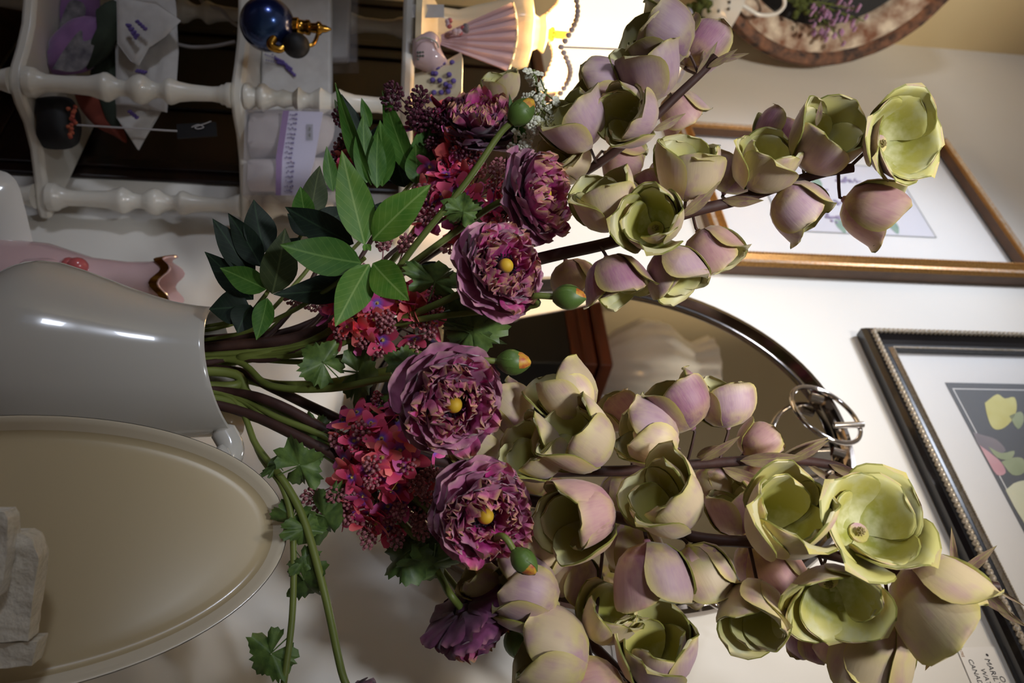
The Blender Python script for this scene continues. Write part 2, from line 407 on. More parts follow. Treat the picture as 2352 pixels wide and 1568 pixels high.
# ceiling spot fixtures, above the picture; corner and front ones belong to added fills
for k, o in enumerate([x for x in bpy.data.objects if x.name.startswith('ceiling_spot_light')]):
    d = o.rotation_euler.to_matrix() @ V((0, 0, -1)); p = o.location - d*.15
    t = thing('ceiling_spot', ('black ceiling spot aimed at the gilt framed print', 'black ceiling spot aimed at the black picture frame', 'unseen black ceiling spot added to brighten the corner', 'unseen black ceiling spot behind the viewer, added as fill for the flowers')[k], 'spot lamp', (p.x, p.y, CEIL), 'ceiling spots')
    rt = frame_z(d); MB().lathe([(.001, -.10), (.05, -.10), (.06, -.08), (.085, 0), (.085, .02), (.078, .02), (.07, -.02), (.001, -.06)], 24, p, rt).build('housing', 'hutch_black', t)
    MB().tube([V((p.x, p.y, CEIL)), p-d*.08], .01, 8).build('stem', 'hutch_black', t)
    MB().lathe([(.001, CEIL-.012), (.05, CEIL-.012), (.05, CEIL), (.001, CEIL)], 24, (p.x, p.y, 0)).build('ceiling_rose', 'hutch_black', t)
# tall black hutch outside the picture, seen in the tray mirror, with a ribbed white jug on top
HS, HO, HT = -1.06, .60, 1.75
t = thing('tall_hutch', 'tall black hutch with reddish wood top mouldings, mirrored in the tray', 'hutch', wc(HS+.2, 0, HO+.2))
wbox(MB(), HS, HS+.46, 0, HT, HO, HO+.46).build('body', 'hutch_black', t, False, .003)
mb = MB()
for z0, e in ((HT, .002), (HT+.025, .008), (HT+.06, .014)): wbox(mb, HS-e, HS+.46+e, z0, z0+.03, HO-e, HO+.46+e)
mb.build('moulding', 'red_wood', t, False, .003)
t = thing('ribbed_jug', 'white ribbed ceramic jug on the tall hutch, seen in the tray mirror', 'jug', wc(HS+.30, HT+.09, HO+.22))
def rib(p, a, z): return p*1.0 if p.z != p.z else V((p.x*(1+.035*math.cos(14*a)), p.y*(1+.035*math.cos(14*a)), p.z))
MB().lathe([(.0, 0), (.07, 0), (.075, .01), (.06, .03), (.10, .08), (.135, .15), (.13, .21), (.09, .26), (.075, .29), (.095, .34), (.088, .34), (.07, .29), (.0, .27)], 56, t.location, None, rib).build('body', 'ceramic_white', t)
MB().tube(catmull([t.location+V(q) for q in ((-.09, 0, .30), (-.15, 0, .30), (-.18, 0, .22), (-.12, 0, .12))], 6), .011).build('handle', 'ceramic_white', t)

# ---------------------------------------------------------------- pictures on the wall
def rect_strip(mb, R, i0, h0, i1, h1):
    s0, z0, s1, z1 = R
    a = [wc(*q) for q in ((s0+i0, z0+i0, h0), (s1-i0, z0+i0, h0), (s1-i0, z1-i0, h0), (s0+i0, z1-i0, h0))]
    b_ = [wc(*q) for q in ((s0+i1, z0+i1, h1), (s1-i1, z0+i1, h1), (s1-i1, z1-i1, h1), (s0+i1, z1-i1, h1))]
    mb.grid([a, b_], True)
def members(t, R, prof, mats, name='frame_rail'):
    """four mitred rails, each a part; prof = [(inset, height)], mats = one material per strip"""
    s0, z0, s1, z1 = R
    def ring(i, h): return [wc(s0+i, z0+i, h), wc(s1-i, z0+i, h), wc(s1-i, z1-i, h), wc(s0+i, z1-i, h)]
    rings = [ring(*p) for p in prof]; ml = sorted(set(mats))
    for k in range(4):
        mb = MB()
        for j in range(len(prof)-1):
            mb.m(ml.index(mats[j])); mb.add([rings[j][k], rings[j][(k+1) % 4], rings[j+1][(k+1) % 4], rings[j+1][k]], [(0, 1, 2, 3)])
        mb.build(name, ml, t, False)
def beading(t, R, ins, h, r, pitch, m, name, twist=True):
    s0, z0, s1, z1 = R; s0 += ins; z0 += ins; s1 -= ins; z1 -= ins; mb = MB()
    def run(p, q):
        d = (q-p); L = d.length; d.normalize(); n = int(L/pitch)
        up = NW; side = d.cross(up)
        for i in range(n):
            c = p+d*(pitch*(i+.5)); a = (d+side*.9).normalized() if twist else d
            rt = frame_z(a, 0, up); mb.ball(c, (r, r*.9, pitch*.62), 6, 4, rt)
    c = [wc(s0, z0, h), wc(s1, z0, h), wc(s1, z1, h), wc(s0, z1, h)]
    for k in range(4): run(c[k], c[(k+1) % 4])
    o = mb.build(name, m, t); o['kind'] = 'stuff'; return o
def flat(t, pts, off, m, name, th=.0006):
    P = [on_wall(px, py, off) for px, py in pts]; return MB().prism(P, -NW*th).build(name, m, t, False)
def smooth_poly(pts, n=5): 
    P = [V((a, b_, 0)) for a, b_ in pts]; P2 = catmull(P+[P[0]], n)[:-1]; return [(p.x, p.y) for p in P2]
# gold and silver frame with a lavender print
z_ = CAM.z
R1 = (-.690, z_+.470, -.322, z_+1.003)
t = thing('picture_frame', 'gilt framed lavender print with a wide white mat, hung above the tray', 'picture', wc(-.5, R1[1], 0))
members(t, R1, [(0, .002), (.0, .020), (.004, .026), (.012, .024), (.018, .030), (.024, .027), (.026, .012)], ['brown_frame', 'gold_frame', 'silver_leaf', 'gold_frame', 'gold_frame', 'brown_frame'])
beading(t, R1, .021, .0295, .0022, .0052, 'gold_frame', 'beading', False)
i = .026
MB().box(wc(R1[0]+i, R1[1]+i, .006), ES*(R1[2]-R1[0]-2*i), NW*.002, ZV*(R1[3]-R1[1]-2*i)).build('mat_board', 'mat_board', t, False)
S0, S1, Z0, Z1 = -.606, -.422, z_+.600, z_+.866
pr = MB().box(wc(S0, Z0, .0082), ES*(S1-S0), NW*.0006, ZV*(Z1-Z0)).build('print', 'print_sheet', t, False)
mb = MB(); rect_strip(mb, (S0-.002, Z0-.002, S1+.002, Z1+.002), 0, .0089, .0018, .0089); mb.build('print_border', 'grey_ink', t, False)
rnd = random.Random(3)
for bx, bz, L in ((-.46, .68, .04), (-.50, .69, .05), (-.53, .67, .045), (-.455, .76, .035), (-.52, .78, .05), (-.56, .74, .045)):
    mb = MB()
    for k in range(22):
        u = rnd.random(); p = wc(bx+rnd.gauss(0, .006)*(1.2-u), z_+bz+L*u, .0092); mb.ball(p, .0028*(1.3-u*.7), 5, 4)
    mb.build('lavender_blossom', 'print_lavender', pr)
for bx, bz in ((-.44, .705), (-.48, .66), (-.51, .655), (-.55, .70), (-.445, .80), (-.47, .74)):
    mb = MB(); mb.prism([wc(bx+.016*math.cos(a)*(1+.3*math.cos(3*a)), z_+bz+.009*math.sin(a), .0092) for a in [2*PI*k/14 for k in range(14)]], -NW*.0003); mb.build('printed_leaf', 'print_leaf', pr, False)
MB().box(wc(R1[0]+i, R1[1]+i, .0118), ES*(R1[2]-R1[0]-2*i), NW*.0008, ZV*(R1[3]-R1[1]-2*i)).build('glass', 'picture_glass', t, False)
# black and silver frame with a flower watercolour
R2 = (-.207, z_+.648, .42, z_+1.30)
t = thing('picture_frame', 'black frame with silver rope edges around a dark rose watercolour', 'picture', wc(.1, R2[1], 0))
members(t, R2, [(0, .002), (0, .016), (.004, .022), (.008, .023), (.013, .024), (.020, .016), (.026, .013), (.031, .013), (.035, .018), (.037, .010)], ['black_frame', 'black_frame', 'black_frame', 'brown_frame', 'black_frame', 'black_frame', 'black_frame', 'silver_frame', 'black_frame'])
beading(t, R2, .0105, .0245, .0046, .0070, 'silver_frame', 'rope_edge')
beading(t, R2, .0350, .0178, .0014, .0030, 'silver_frame', 'fillet_beads', False)
i = .037
MB().box(wc(R2[0]+i, R2[1]+i, .004), ES*(R2[2]-R2[0]-2*i), NW*.002, ZV*(R2[3]-R2[1]-2*i)).build('mat_board', 'mat_board', t, False)
S0, Z0, S1, Z1 = -.119, z_+.745, .30, z_+1.20
pr = MB().box(wc(S0, Z0, .0062), ES*(S1-S0), NW*.0006, ZV*(Z1-Z0)).build('painting', 'print_dark', t, False)
mb = MB(); rect_strip(mb, (S0+.010, Z0+.006, S1-.01, Z1-.01), 0, .0070, .0016, .0070); mb.build('inner_line', 'mat_board', t, False)
flat(pr, smooth_poly([(2262, 925), (2290, 905), (2308, 915), (2330, 912), (2335, 940), (2322, 968), (2300, 985), (2280, 982), (2268, 955)], 3), .0073, 'print_yellow', 'painted_rose')
flat(pr, smooth_poly([(2318, 955), (2345, 945), (2352, 965), (2338, 985)], 3), .0073, 'print_green', 'painted_leaf')
flat(pr, smooth_poly([(2235, 992), (2262, 1000), (2290, 1010), (2310, 1035), (2280, 1042), (2250, 1025)], 3), .0073, 'print_grey', 'painted_petal')
flat(pr, smooth_poly([(2250, 1022), (2275, 1040), (2300, 1062), (2310, 1085), (2290, 1090), (2268, 1055)], 3), .0074, 'print_pink', 'painted_bud')
flat(pr, smooth_poly([(2270, 1025), (2300, 1040), (2330, 1035), (2320, 1055), (2290, 1050)], 3), .0076, 'print_green', 'painted_leaf')
flat(pr, smooth_poly([(2300, 1060), (2330, 1050), (2352, 1055), (2352, 1085), (2325, 1090)], 3), .0073, 'print_green', 'painted_leaf')
flat(pr, smooth_poly([(2310, 1125), (2340, 1105), (2400, 1110), (2420, 1200), (2380, 1230), (2340, 1180)], 3), .0074, 'print_pale', 'painted_rose')
MB().box(wc(R2[0]+i, R2[1]+i, .0092), ES*(R2[2]-R2[0]-2*i), NW*.0008, ZV*(R2[3]-R2[1]-2*i)).build('glass', 'picture_glass', t, False)
# hand-written cards
def text(t, s, p, size, m, name='lettering'):
    cu = bpy.data.curves.new('txt', 'FONT'); cu.body = s; cu.size = size; cu.shear = .15; cu.extrude = .00008; cu.resolution_u = 2
    o = bpy.data.objects.new('txt', cu); COL.objects.link(o); dg = bpy.context.evaluated_depsgraph_get()
    me = bpy.data.meshes.new_from_object(o.evaluated_get(dg)); bpy.data.objects.remove(o)
    me.materials.clear(); me.materials.append(M[m])
    mw = Matrix.Translation(p) @ Matrix((ES, ZV, NW)).transposed().to_4x4(); return link(name, me, t, mw)
def card(label, s0, z0, w, h, lines):
    t = thing('price_card', label, 'card', wc(s0, z0, 0)); wbox(MB(), s0, s0+w, z0, z0+h, .0006, .0014).build('paper', 'card_paper', t, False)
    for x, y, s, sz, m in lines: text(t, s, wc(s0+x, z0+y, .0016), sz, m)
card('white handwritten price card below the black frame', .238, z_+.597, .085, .045, [(.030, .034, 'ORIGINAL', .0085, 'ink'), (.006, .0275, '•', .012, 'ink'), (.012, .0265, 'MARILYN P.', .0085, 'ink'), (.022, .0165, 'WATERCOLOUR', .0075, 'ink'), (.012, .007, 'CANADIAN, 20', .0075, 'ink'), (.001, .0015, '2795', .0045, 'gold_frame')])
s_, zz = wall_sz(1402, 1470)
card('white handwritten card reading MODERN, half hidden by petals', s_, zz, .07, .05, [(.012, .010, 'MODERN', .010, 'ink'), (.03, .030, '#', .008, 'ink')])
p = on_wall(1968, 1548, 0); t = MB().tube([p-NW*.002, p+NW*.022], .0012, 8); t.tube([p+NW*.022, p+NW*.0235], .003, 10)
tag(t.build('wall_nail', 'chrome'), 'small steel nail in the wall left of the price card', 'nail')

# ---------------------------------------------------------------- oval mirrored tray
TS, TZ, TA, TB, TT = -.037, z_+.25, .24, .303, math.radians(-3)
def tp(sc, a, off, dr=0):
    x, y = (TA*sc+dr)*math.cos(a), (TB*sc+dr)*math.sin(a); return wc(TS+x*math.cos(TT)-y*math.sin(TT), TZ+x*math.sin(TT)+y*math.cos(TT), off)
t = thing('mirror_tray', 'oval mirrored silver tray with dark chrome rim leaning behind the flowers', 'tray', wc(TS, TZ-TB, .01))
NS = 96; AN = [2*PI*k/NS for k in range(NS)]
mb = MB(); mb.grid([[tp(max(r, .01), a, .016) for a in AN] for r in (0, .5, .93)], True); mb.build('mirror', 'mirror', t, False)
mb = MB(); mb.grid([[tp(1, a, o, dr) for a in AN] for dr, o in ((-.022, .0155), (-.018, .020), (-.014, .021), (-.010, .017), (-.006, .022), (-.002, .027), (.003, .027), (.005, .022), (.003, .012), (.0, .004), (-.03, .003))], True); mb.build('rim', 'tray_rim', t)
def ringpx(cx, cy, a, b_, th, off, r, tilt=0):
    pts = []
    for k in range(40):
        q = 2*PI*k/40; x, y = a*math.cos(q), b_*math.sin(q)
        pts.append(on_wall(cx+x*math.cos(th)-y*math.sin(th), cy+x*math.sin(th)+y*math.cos(th), off+tilt*math.sin(q)))
    mb = MB(); n = 8; rows = []
    for k in range(41):
        p, nx = pts[k % 40], pts[(k+1) % 40]; tg = (nx-p).normalized(); A = NW; B = tg.cross(A).normalized(); A2 = B.cross(tg)
        rows.append([p+A2*(r*math.cos(2*PI*j/n))+B*(r*math.sin(2*PI*j/n)) for j in range(n)])
    mb.grid(rows, True); return mb
hd = ringpx(1897, 953, 92, 44, math.radians(36), .045, .0032, .015).build('handle_ring', 'chrome', t)
MB().tube([on_wall(1915, 977, .042), on_wall(1982, 975, .042)], .0042, 10).build('handle_pin', 'chrome', t)
for px, py in ((1875, 915), (1925, 1040)):
    a, b_ = on_wall(px-14, py-4, .03), on_wall(px+14, py+4, .03); MB().tube([a, b_], .006, 10).build('handle_clip', 'chrome', t)
ringpx(1660, 1378, 40, 18, math.radians(20), .035, .003, .01).build('handle_ring', 'chrome', t)

# ---------------------------------------------------------------- the white pitcher
VC = W(510, 850, .70); VH = VC.z-RISER_Z
t = thing('pitcher', 'tall glossy white ceramic pitcher holding the flowers', 'pitcher', (VC.x, VC.y, RISER_Z))
prof = [(.0, -VH), (.060, -VH), (.063, -VH+.006), (.055, -VH+.02), (.056, -VH+.045), (.068, -.20), (.0785, -.183), (.088, -.166), (.0908, -.158), (.0918, -.149), (.0905, -.135), (.0836, -.113), (.0770, -.095), (.0705, -.077), (.0650, -.058), (.0605, -.041), (.0588, -.030), (.0572, -.016), (.0565, -.004), (.0560, .0), (.0545, .001), (.053, -.004), (.0535, -.016), (.056, -.034), (.066, -.077), (.084, -.135), (.078, -.17), (.05, -VH+.06), (0, -VH+.04)]
def lip(p, a, z):
    k = max(0, min(1, (z+.09)/.09)); k = k*k
    c = math.cos(a); sp = max(0, -c)
    return V((p.x*(1+.05*k*(1 if c > 0 else 0)), p.y, p.z + k*(.013*c+.004*c*c)))
MB().lathe(prof, 64, VC, None, lip).build('body', 'ceramic_vase', t)
hp = [V(q)+VC for q in ((.050, -.022, .006), (.066, -.03, .016), (.080, -.036, .010), (.090, -.04, -.012), (.100, -.04, -.05), (.108, -.04, -.10), (.103, -.035, -.14), (.085, -.03, -.165))]
MB().tube(catmull(hp, 6), [.008]+[.011]*12+[.008]*30, 12).build('handle', 'ceramic_vase', t)
mb = MB(); mb.ball(VC+V((.072, -.046, .012)), (.012, .008, .008)); mb.ball(VC+V((.084, -.050, .002)), (.007, .007, .009)); mb.build('thumb_scroll', 'ceramic_vase', t)

# ---------------------------------------------------------------- the platter and wrapped wood in front
PD = .545; pc = W(34, 1266, PD); pn = (-ray(78, 1264)).normalized(); pn = (pn + ZV*.05 - RGT*.10).normalized()
px_ = RGT - pn*RGT.dot(pn); px_.normalize(); py_ = pn.cross(px_); sc = PD/FPX
th = math.radians(-2.5)
ex = px_*math.cos(th)+py_*math.sin(th); ey = py_*math.cos(th)-px_*math.sin(th)
def pl(r, a, h, dr=0):
    A, B = 311*sc, 618*sc; return pc + ex*((A*r+dr)*math.cos(a)) + ey*((B*r+dr)*math.sin(a)) + pn*h
t = thing('oval_platter', 'large cream oval platter standing upright against the pitcher', 'platter', pc-ey*(618*sc))
mb = MB(); mb.grid([[pl(r, a, h, dr) for a in AN] for r, dr, h in ((.01, 0, 0), (.4, 0, 0), (.75, 0, 0), (1, -.020, 0), (1, -.0150, .0003), (1, -.0120, .001), (1, -.0095, .0030), (1, -.009, .0035))], True); mb.m(1).grid([[pl(r, a, h, dr) for a in AN] for r, dr, h in ((1, -.009, .0035), (1, -.005, .008), (1, -.0018, .0118), (1, -.0004, .0122), (1, 0, .0112), (1, -.003, .006), (1, -.012, -.004), (.6, 0, -.005), (.01, 0, -.005))], True); mb.build('dish', ['platter_glaze', 'platter_rim'], t)
mb = MB(); mb.grid([[pl(1, a, h, dr) for a in AN] for dr, h in ((.0003, .0113), (.0003, .0088), (-.002, .0070))], True); mb.build('rim_line', 'black_line', t)
t = thing('wrapped_pickets', 'white wooden pickets wrapped in crinkled cellophane before the platter', 'ornament', V((W(0, 1380, .50).x, W(0, 1380, .50).y, RISER_Z)))
def post(pts, d, m, name, wob=.004, seed=0):
    top = [W(a, b_, d) for a, b_ in pts]; mb = MB(); rows = []
    fwd = V((FWD.x, FWD.y, 0)).normalized()
    n = 26
    for lay in range(2):
        rows = []
        for i in range(n+1):
            f = i/n*(len(top)-1); k = min(int(f), len(top)-2); p = top[k].lerp(top[k+1], f-k); row = []
            for j in range(13):
                z = p.z+(RISER_Z-p.z)*(j/12)**1.5; q = V((p.x, p.y, z)); w = wob*noise.noise(q*55+V((seed, lay*9, 0)))+wob*.5*noise.noise(q*140+V((seed, 0, 3)))
                row.append(q + fwd*(.016*lay) - fwd*(w if lay == 0 else 0) + ZV*(w*.4 if j == 0 else 0))
            rows.append(row)
        mb.grid(rows)
        if lay == 0: first = (len(mb.v)-(n+1)*13)
    o2 = first+(n+1)*13
    for i in range(n): mb.face(first+i*13, first+(i+1)*13, o2+(i+1)*13, o2+i*13)
    for i in (0, n):
        for j in range(12): mb.face(first+i*13+j, first+i*13+j+1, o2+i*13+j+1, o2+i*13+j)
    return mb.build(name, m, t)
post([(55, 1226), (72, 1236), (90, 1280), (78, 1350), (70, 1420), (64, 1472)], .500, 'cellophane', 'wrapped_picket', .004, 1)
post([(85, 1474), (84, 1480), (72, 1532)], .503, 'cellophane', 'wrapped_picket', .003, 2)
post([(8, 1176), (18, 1190), (16, 1270), (8, 1330), (-4, 1370)], .488, 'cellophane', 'wrapped_picket', .004, 3)
post([(46, 1230), (40, 1330)], .515, 'grey_lilac_wood', 'wood_slat', 0)
# white dish and pink vase behind the pitcher
t = thing('serving_dish', 'plain white porcelain dish standing on end below the white shelf', 'dish', V((W(0, 500, .9).x, W(0, 500, .9).y, TABLE_Z)))
pts = smooth_poly([(2, 392), (22, 400), (42, 425), (58, 480), (72, 540), (86, 605), (80, 680), (-60, 720), (-300, 700), (-385, 560), (-280, 420), (-80, 380)], 4)
zmin = min(W(a, b_, .93).z for a, b_ in pts)
puff(MB(), pts, .93, .05).build('dish_body', 'ceramic_white', t)
pb = W(395, 655, .95); t = thing('pink_trumpet_vase', 'pale pink porcelain vase with a gilded scalloped rim beside the pitcher', 'vase', V((pb.x, pb.y, TABLE_Z)))
hh = pb.z-TABLE_Z
def scal(p, a, z): return V((p.x, p.y, p.z+(.006*math.cos(6*a) if z > -.012 else 0)))
MB().lathe([(0, -hh), (.045, -hh), (.045, -hh+.01), (.03, -hh+.03), (.05, -.22), (.045, -.14), (.030, -.09), (.0265, -.05), (.028, -.025), (.032, -.008), (.036, .0), (.034, .001), (.029, -.01), (.024, -.05), (.02, -.1), (0, -.12)], 48, pb, None, scal).build('body', 'pink_porcelain', t)
MB().lathe([(.0335, -.010), (.0352, -.0015), (.0368, -.001), (.0345, -.011)], 48, pb, None, lambda p, a, z: V((p.x, p.y, p.z+.006*math.cos(6*a)))).build('gilt_rim', 'gold_metal', t)
mb = MB(); puff(mb, smooth_poly([(40, 600), (70, 592), (110, 592), (135, 602), (140, 640), (60, 650)], 3), .90, .03); mb.build('porcelain_leaf', 'pink_porcelain', t)
mb = MB(); mb.ball(W(178, 612, .90), (.011, .011, .012), 12, 8); mb.ball(W(158, 608, .90), (.009, .009, .008), 12, 8); mb.build('porcelain_rose', 'rose_porcelain', t)
# ---------------------------------------------------------------- white whatnot shelf
zb0 = W(62, 186, .99).z
outl = [on_z(a, b_, zb0) for a, b_ in ((82, -40), (82, 0), (78, 55), (66, 110), (54, 150), (50, 178), (52, 205), (62, 240), (82, 285), (97, 345), (107, 425), (113, 480), (120, 506))]
tip = outl[-1]; fl_ = outl[0]
back_l = tip + DW*.66
poly = outl[::-1]
left_f = fl_ + (fl_-outl[2]).normalized()*.10 + DW*.02
poly += [left_f, left_f+V((-.05, .06, 0))]; poly = [back_l] + [tip] + outl[::-1][1:] + [left_f, left_f+V((-.04, .05, 0))]
poly = [V((p.x, p.y, 0)) for p in poly]
zt_mid = W(549, 205, .985).z; zt_up = W(950, 235, .99).z
t = thing('whatnot_shelf', 'white painted whatnot shelf with turned spindle posts and scalloped boards', 'shelf', V((poly[1].x-.2, poly[1].y, TABLE_Z)))
TH = .017
for zt in (zb0, zt_mid, zt_up):
    MB().prism([p+ZV*zt for p in poly], -ZV*TH).build('shelf_board', 'white_gloss', t, True, .005)
pf = on_z(60, 188, zb0); pb_ = on_z(112, 452, zb0)
def spindle(x, y, z0, z1, prof, k=1.0):
    L = z1-z0; P = [(r*k/1800, z0+L*tt) for tt, r in prof]
    return MB().lathe([(0.001, z0)]+P+[(.001, z1)], 24, (x, y, 0)).build('spindle', 'white_gloss', t)
SP1 = [(0, 30), (.005, 34), (.035, 34), (.045, 33), (.06, 27), (.10, 20), (.18, 19), (.30, 22), (.36, 30), (.375, 33), (.39, 33), (.41, 28), (.44, 19), (.475, 18), (.49, 20), (.52, 31), (.55, 34), (.575, 31), (.60, 22), (.63, 17), (.655, 18), (.68, 29), (.695, 31), (.71, 29), (.74, 23), (.80, 19), (.90, 17), (.94, 19), (.95, 23), (.965, 23), (.975, 28), (1, 29)]
SP2 = [(0, 30), (.03, 31), (.05, 24), (.07, 22), (.09, 31), (.12, 33), (.15, 24), (.2, 17), (.24, 22), (.27, 18), (.3, 16), (.34, 30), (.37, 20), (.41, 17), (.45, 26), (.48, 33), (.52, 24), (.55, 18), (.60, 31), (.63, 26), (.7, 20), (.85, 18), (.92, 21), (.96, 28), (1, 30)]
pl_ = W(870, 60, 1.22); plf = left_f+V((.03, .03, 0))
for (x, y) in ((pf.x, pf.y), (pb_.x, pb_.y), (plf.x, plf.y), (pl_.x-.0, pl_.y)):
    spindle(x, y, zb0, zt_mid-TH, SP1); spindle(x, y, zt_mid, zt_up-TH, SP2)
    spindle(x, y, TABLE_Z, zb0-TH, [(0, 20), (.3, 24), (.6, 33), (.8, 26), (.92, 22), (1, 30)])
for (x, y) in ((pb_.x, pb_.y),): spindle(x, y, zt_up, zt_up+.05, [(0, 24), (.2, 26), (.5, 16), (.8, 22), (1, 4)])
# ---------------------------------------------------------------- things on the lowest board
def pillow(name, label, cat, pts, d, th, m, group=None):
    pts = smooth_poly(pts, 4); c = W(sum(p[0] for p in pts)/len(pts), sum(p[1] for p in pts)/len(pts), d)
    t = thing(name, label, cat, V((c.x, c.y, zb0)), group); puff(MB(), pts, d, th, 6, True, .002, d, zb0+.001).build('cushion', m, t); return t
def patch(t, pts, d, m, name, th=.002, sm=True):
    puff(MB(), smooth_poly(pts, 3) if sm else pts, d, th, 3).build(name, m, t)
a = pillow('sachet', 'purple velvet lavender sachet with grey printed panel, leaning at the back', 'sachet', [(80, 90), (84, 30), (100, -30), (190, -50), (225, -20), (222, 40), (150, 120), (95, 160)], 1.10, .05, 'cloth_purple')
patch(a, [(125, 90), (150, 20), (165, 0), (192, 8), (195, 35), (165, 50)], 1.072, 'cloth_print', 'printed_panel')
a = pillow('sachet', 'mauve lavender sachet with grey printed panel, nearest the spindle', 'sachet', [(98, 140), (120, 90), (180, 40), (230, 42), (252, 55), (240, 110), (205, 160), (150, 172), (105, 165)], 1.055, .04, 'cloth_purple')
patch(a, [(120, 158), (150, 110), (186, 68), (192, 95), (218, 90), (200, 150), (165, 165)], 1.034, 'cloth_print', 'printed_panel', .003)
a = pillow('cushion_roll', 'dark green rolled cloth between the sachets and the napkin', 'cloth', [(228, 20), (260, 0), (290, 30), (272, 80), (240, 130), (200, 160), (212, 120), (232, 70)], 1.05, .035, 'cloth_green')
a = pillow('folded_cloth', 'rust coloured folded cloth hanging behind the black bag', 'cloth', [(165, 200), (200, 195), (250, 230), (285, 300), (290, 328), (262, 312), (220, 290), (185, 250)], 1.085, .02, 'cloth_orange')
a = pillow('folded_cloth', 'dark green patterned cloth hanging beside the white napkin', 'cloth', [(215, 120), (262, 100), (270, 200), (275, 300), (250, 290), (225, 220), (205, 200)], 1.08, .02, 'cloth_green')
d = 1.03; nap = thing('lavender_napkin', 'white linen napkin with purple lavender sprigs hanging between the lower spindles', 'napkin', V((W(320, 170, d).x, W(320, 170, d).y, zb0)))
def drape(name, pts, d, seed, amp=.006):
    puff(MB(), pts, d, .008, 8, True, amp, seed).build(name, 'cloth_white', nap)
drape('napkin_layer', [(262, -30), (398, -30), (405, 20), (410, 120), (405, 200), (380, 240), (350, 290), (318, 345), (295, 310), (268, 270), (266, 150)], 1.06, 3)
drape('napkin_fold', [(268, -20), (300, 0), (360, 5), (416, 48), (380, 85), (342, 110), (320, 152), (300, 140), (270, 100)], 1.035, 8, .004)
drape('napkin_fold', [(262, 205), (300, 215), (340, 225), (388, 212), (384, 258), (350, 252), (300, 243), (266, 240)], 1.045, 5, .004)
for cx, cy, an, L in ((300, 62, .9, 34), (318, 52, .75, 30), (296, 62, 1.0, 40), (318, 163, .2, 22), (300, 258, .7, 26)):
    mb = MB()
    for k in range(12):
        u = k/11; mb.ball(W(cx+L*(u-.2)*math.cos(an)+2*math.sin(k*2.1), cy+L*(u-.2)*math.sin(an)+2*math.cos(k*2.1), 1.017), .0021, 5, 4)
    mb.build('embroidered_sprig', 'lavender_ink', nap)
t = thing('black_bag', 'small black bag with a red flower print below the spindle', 'bag', on_z(100, 290, zb0))
puff(MB(), smooth_poly([(82, 262), (88, 232), (105, 222), (150, 222), (172, 235), (181, 270), (180, 310), (165, 340), (110, 342), (92, 325)], 3), 1.03, .05, 5, True, 0, 0, zb0+.001).build('bag_body', 'cloth_black', t)
mb = MB(); rr = random.Random(2)
for k in range(16): mb.ball(W(162+rr.uniform(-6, 12), 245+k*4.6, 1.003+rr.uniform(0, .003)), (.003, .002, .003), 5, 4)
mb.build('flower_print', 'embroidery', t)
t = thing('stick_tag', 'thin white stick with a small dark tag on the lowest board', 'tag', on_z(130, 290, zb0))
MB().tube([W(176, 287, 1.02), W(407, 301, 1.02)], .0012, 8).build('stick', 'white_cord', t)
MB().prism([W(a, b_, 1.02) for a, b_ in ((405, 285), (495, 280), (498, 312), (407, 318))], FWD*.002).build('tag_card', 'cloth_black', t, False)
mb = MB(); mb.tube(catmull([W(a, b_, 1.018) for a, b_ in ((440, 292), (455, 286), (468, 292), (455, 296), (448, 292), (470, 284), (485, 278))], 4), .0006, 5); mb.build('tag_scroll', 'white_cord', t)
cb = MB(); cb.tube(catmull([W(*q) for q in ((445, -30, 1.2), (470, 10, 1.18), (505, 20, 1.17), (530, 48, 1.17), (548, 60, 1.17))], 6), .0028, 8)
tag(cb.build('power_cord', 'white_cord'), 'white power cord hanging behind the shelf under the perfume bottle', 'cord')
cb = MB(); cb.tube(catmull([W(*q) for q in ((400, 100, 1.16), (440, 108, 1.16), (490, 106, 1.16), (540, 96, 1.16))], 6), .0026, 8)
tag(cb.build('power_cord', 'white_cord'), 'white cord running upright beside the napkin', 'cord')
# ---------------------------------------------------------------- things on the middle board
pc_ = W(626, 57, .985); R_ = .0335; pc_.z = zt_mid+R_
t = thing('perfume_bottle', 'iridescent blue round perfume bottle with gold atomiser', 'perfume bottle', (pc_.x, pc_.y, zt_mid))
MB().ball(pc_, R_, 32, 24).build('bottle', 'iridescent_glass', t)
MB().lathe([(.011, R_-.002), (.0115, R_+.004), (.009, R_+.006), (.0085, R_+.013), (.0095, R_+.014), (.0095, R_+.018), (.006, R_+.02), (.0065, R_+.026), (.0085, R_+.028), (.0085, R_+.031), (.005, R_+.034), (.0045, R_+.038), (.001, R_+.045)], 24, pc_).build('atomiser', 'gold_metal', t)
bb = pc_+V((.028, -.012, R_+.004)); MB().ball(bb, (.0155, .0155, .0165), 20, 14).build('squeeze_bulb', 'cloth_black', t)
MB().tube(catmull([pc_+ZV*(R_+.029), pc_+V((.012, -.004, R_+.028)), pc_+V((.024, -.010, R_+.024)), bb+ZV*.012], 5), .0025, 8).build('hose', 'gold_metal', t)
MB().tube(catmull([bb+V((.002, -.002, -.012)), bb+V((.008, -.004, -.020)), bb+V((.004, -.006, -.030)), bb+V((-.006, -.006, -.026))], 5), [.004, .006], 8).build('tassel', 'gold_metal', t)
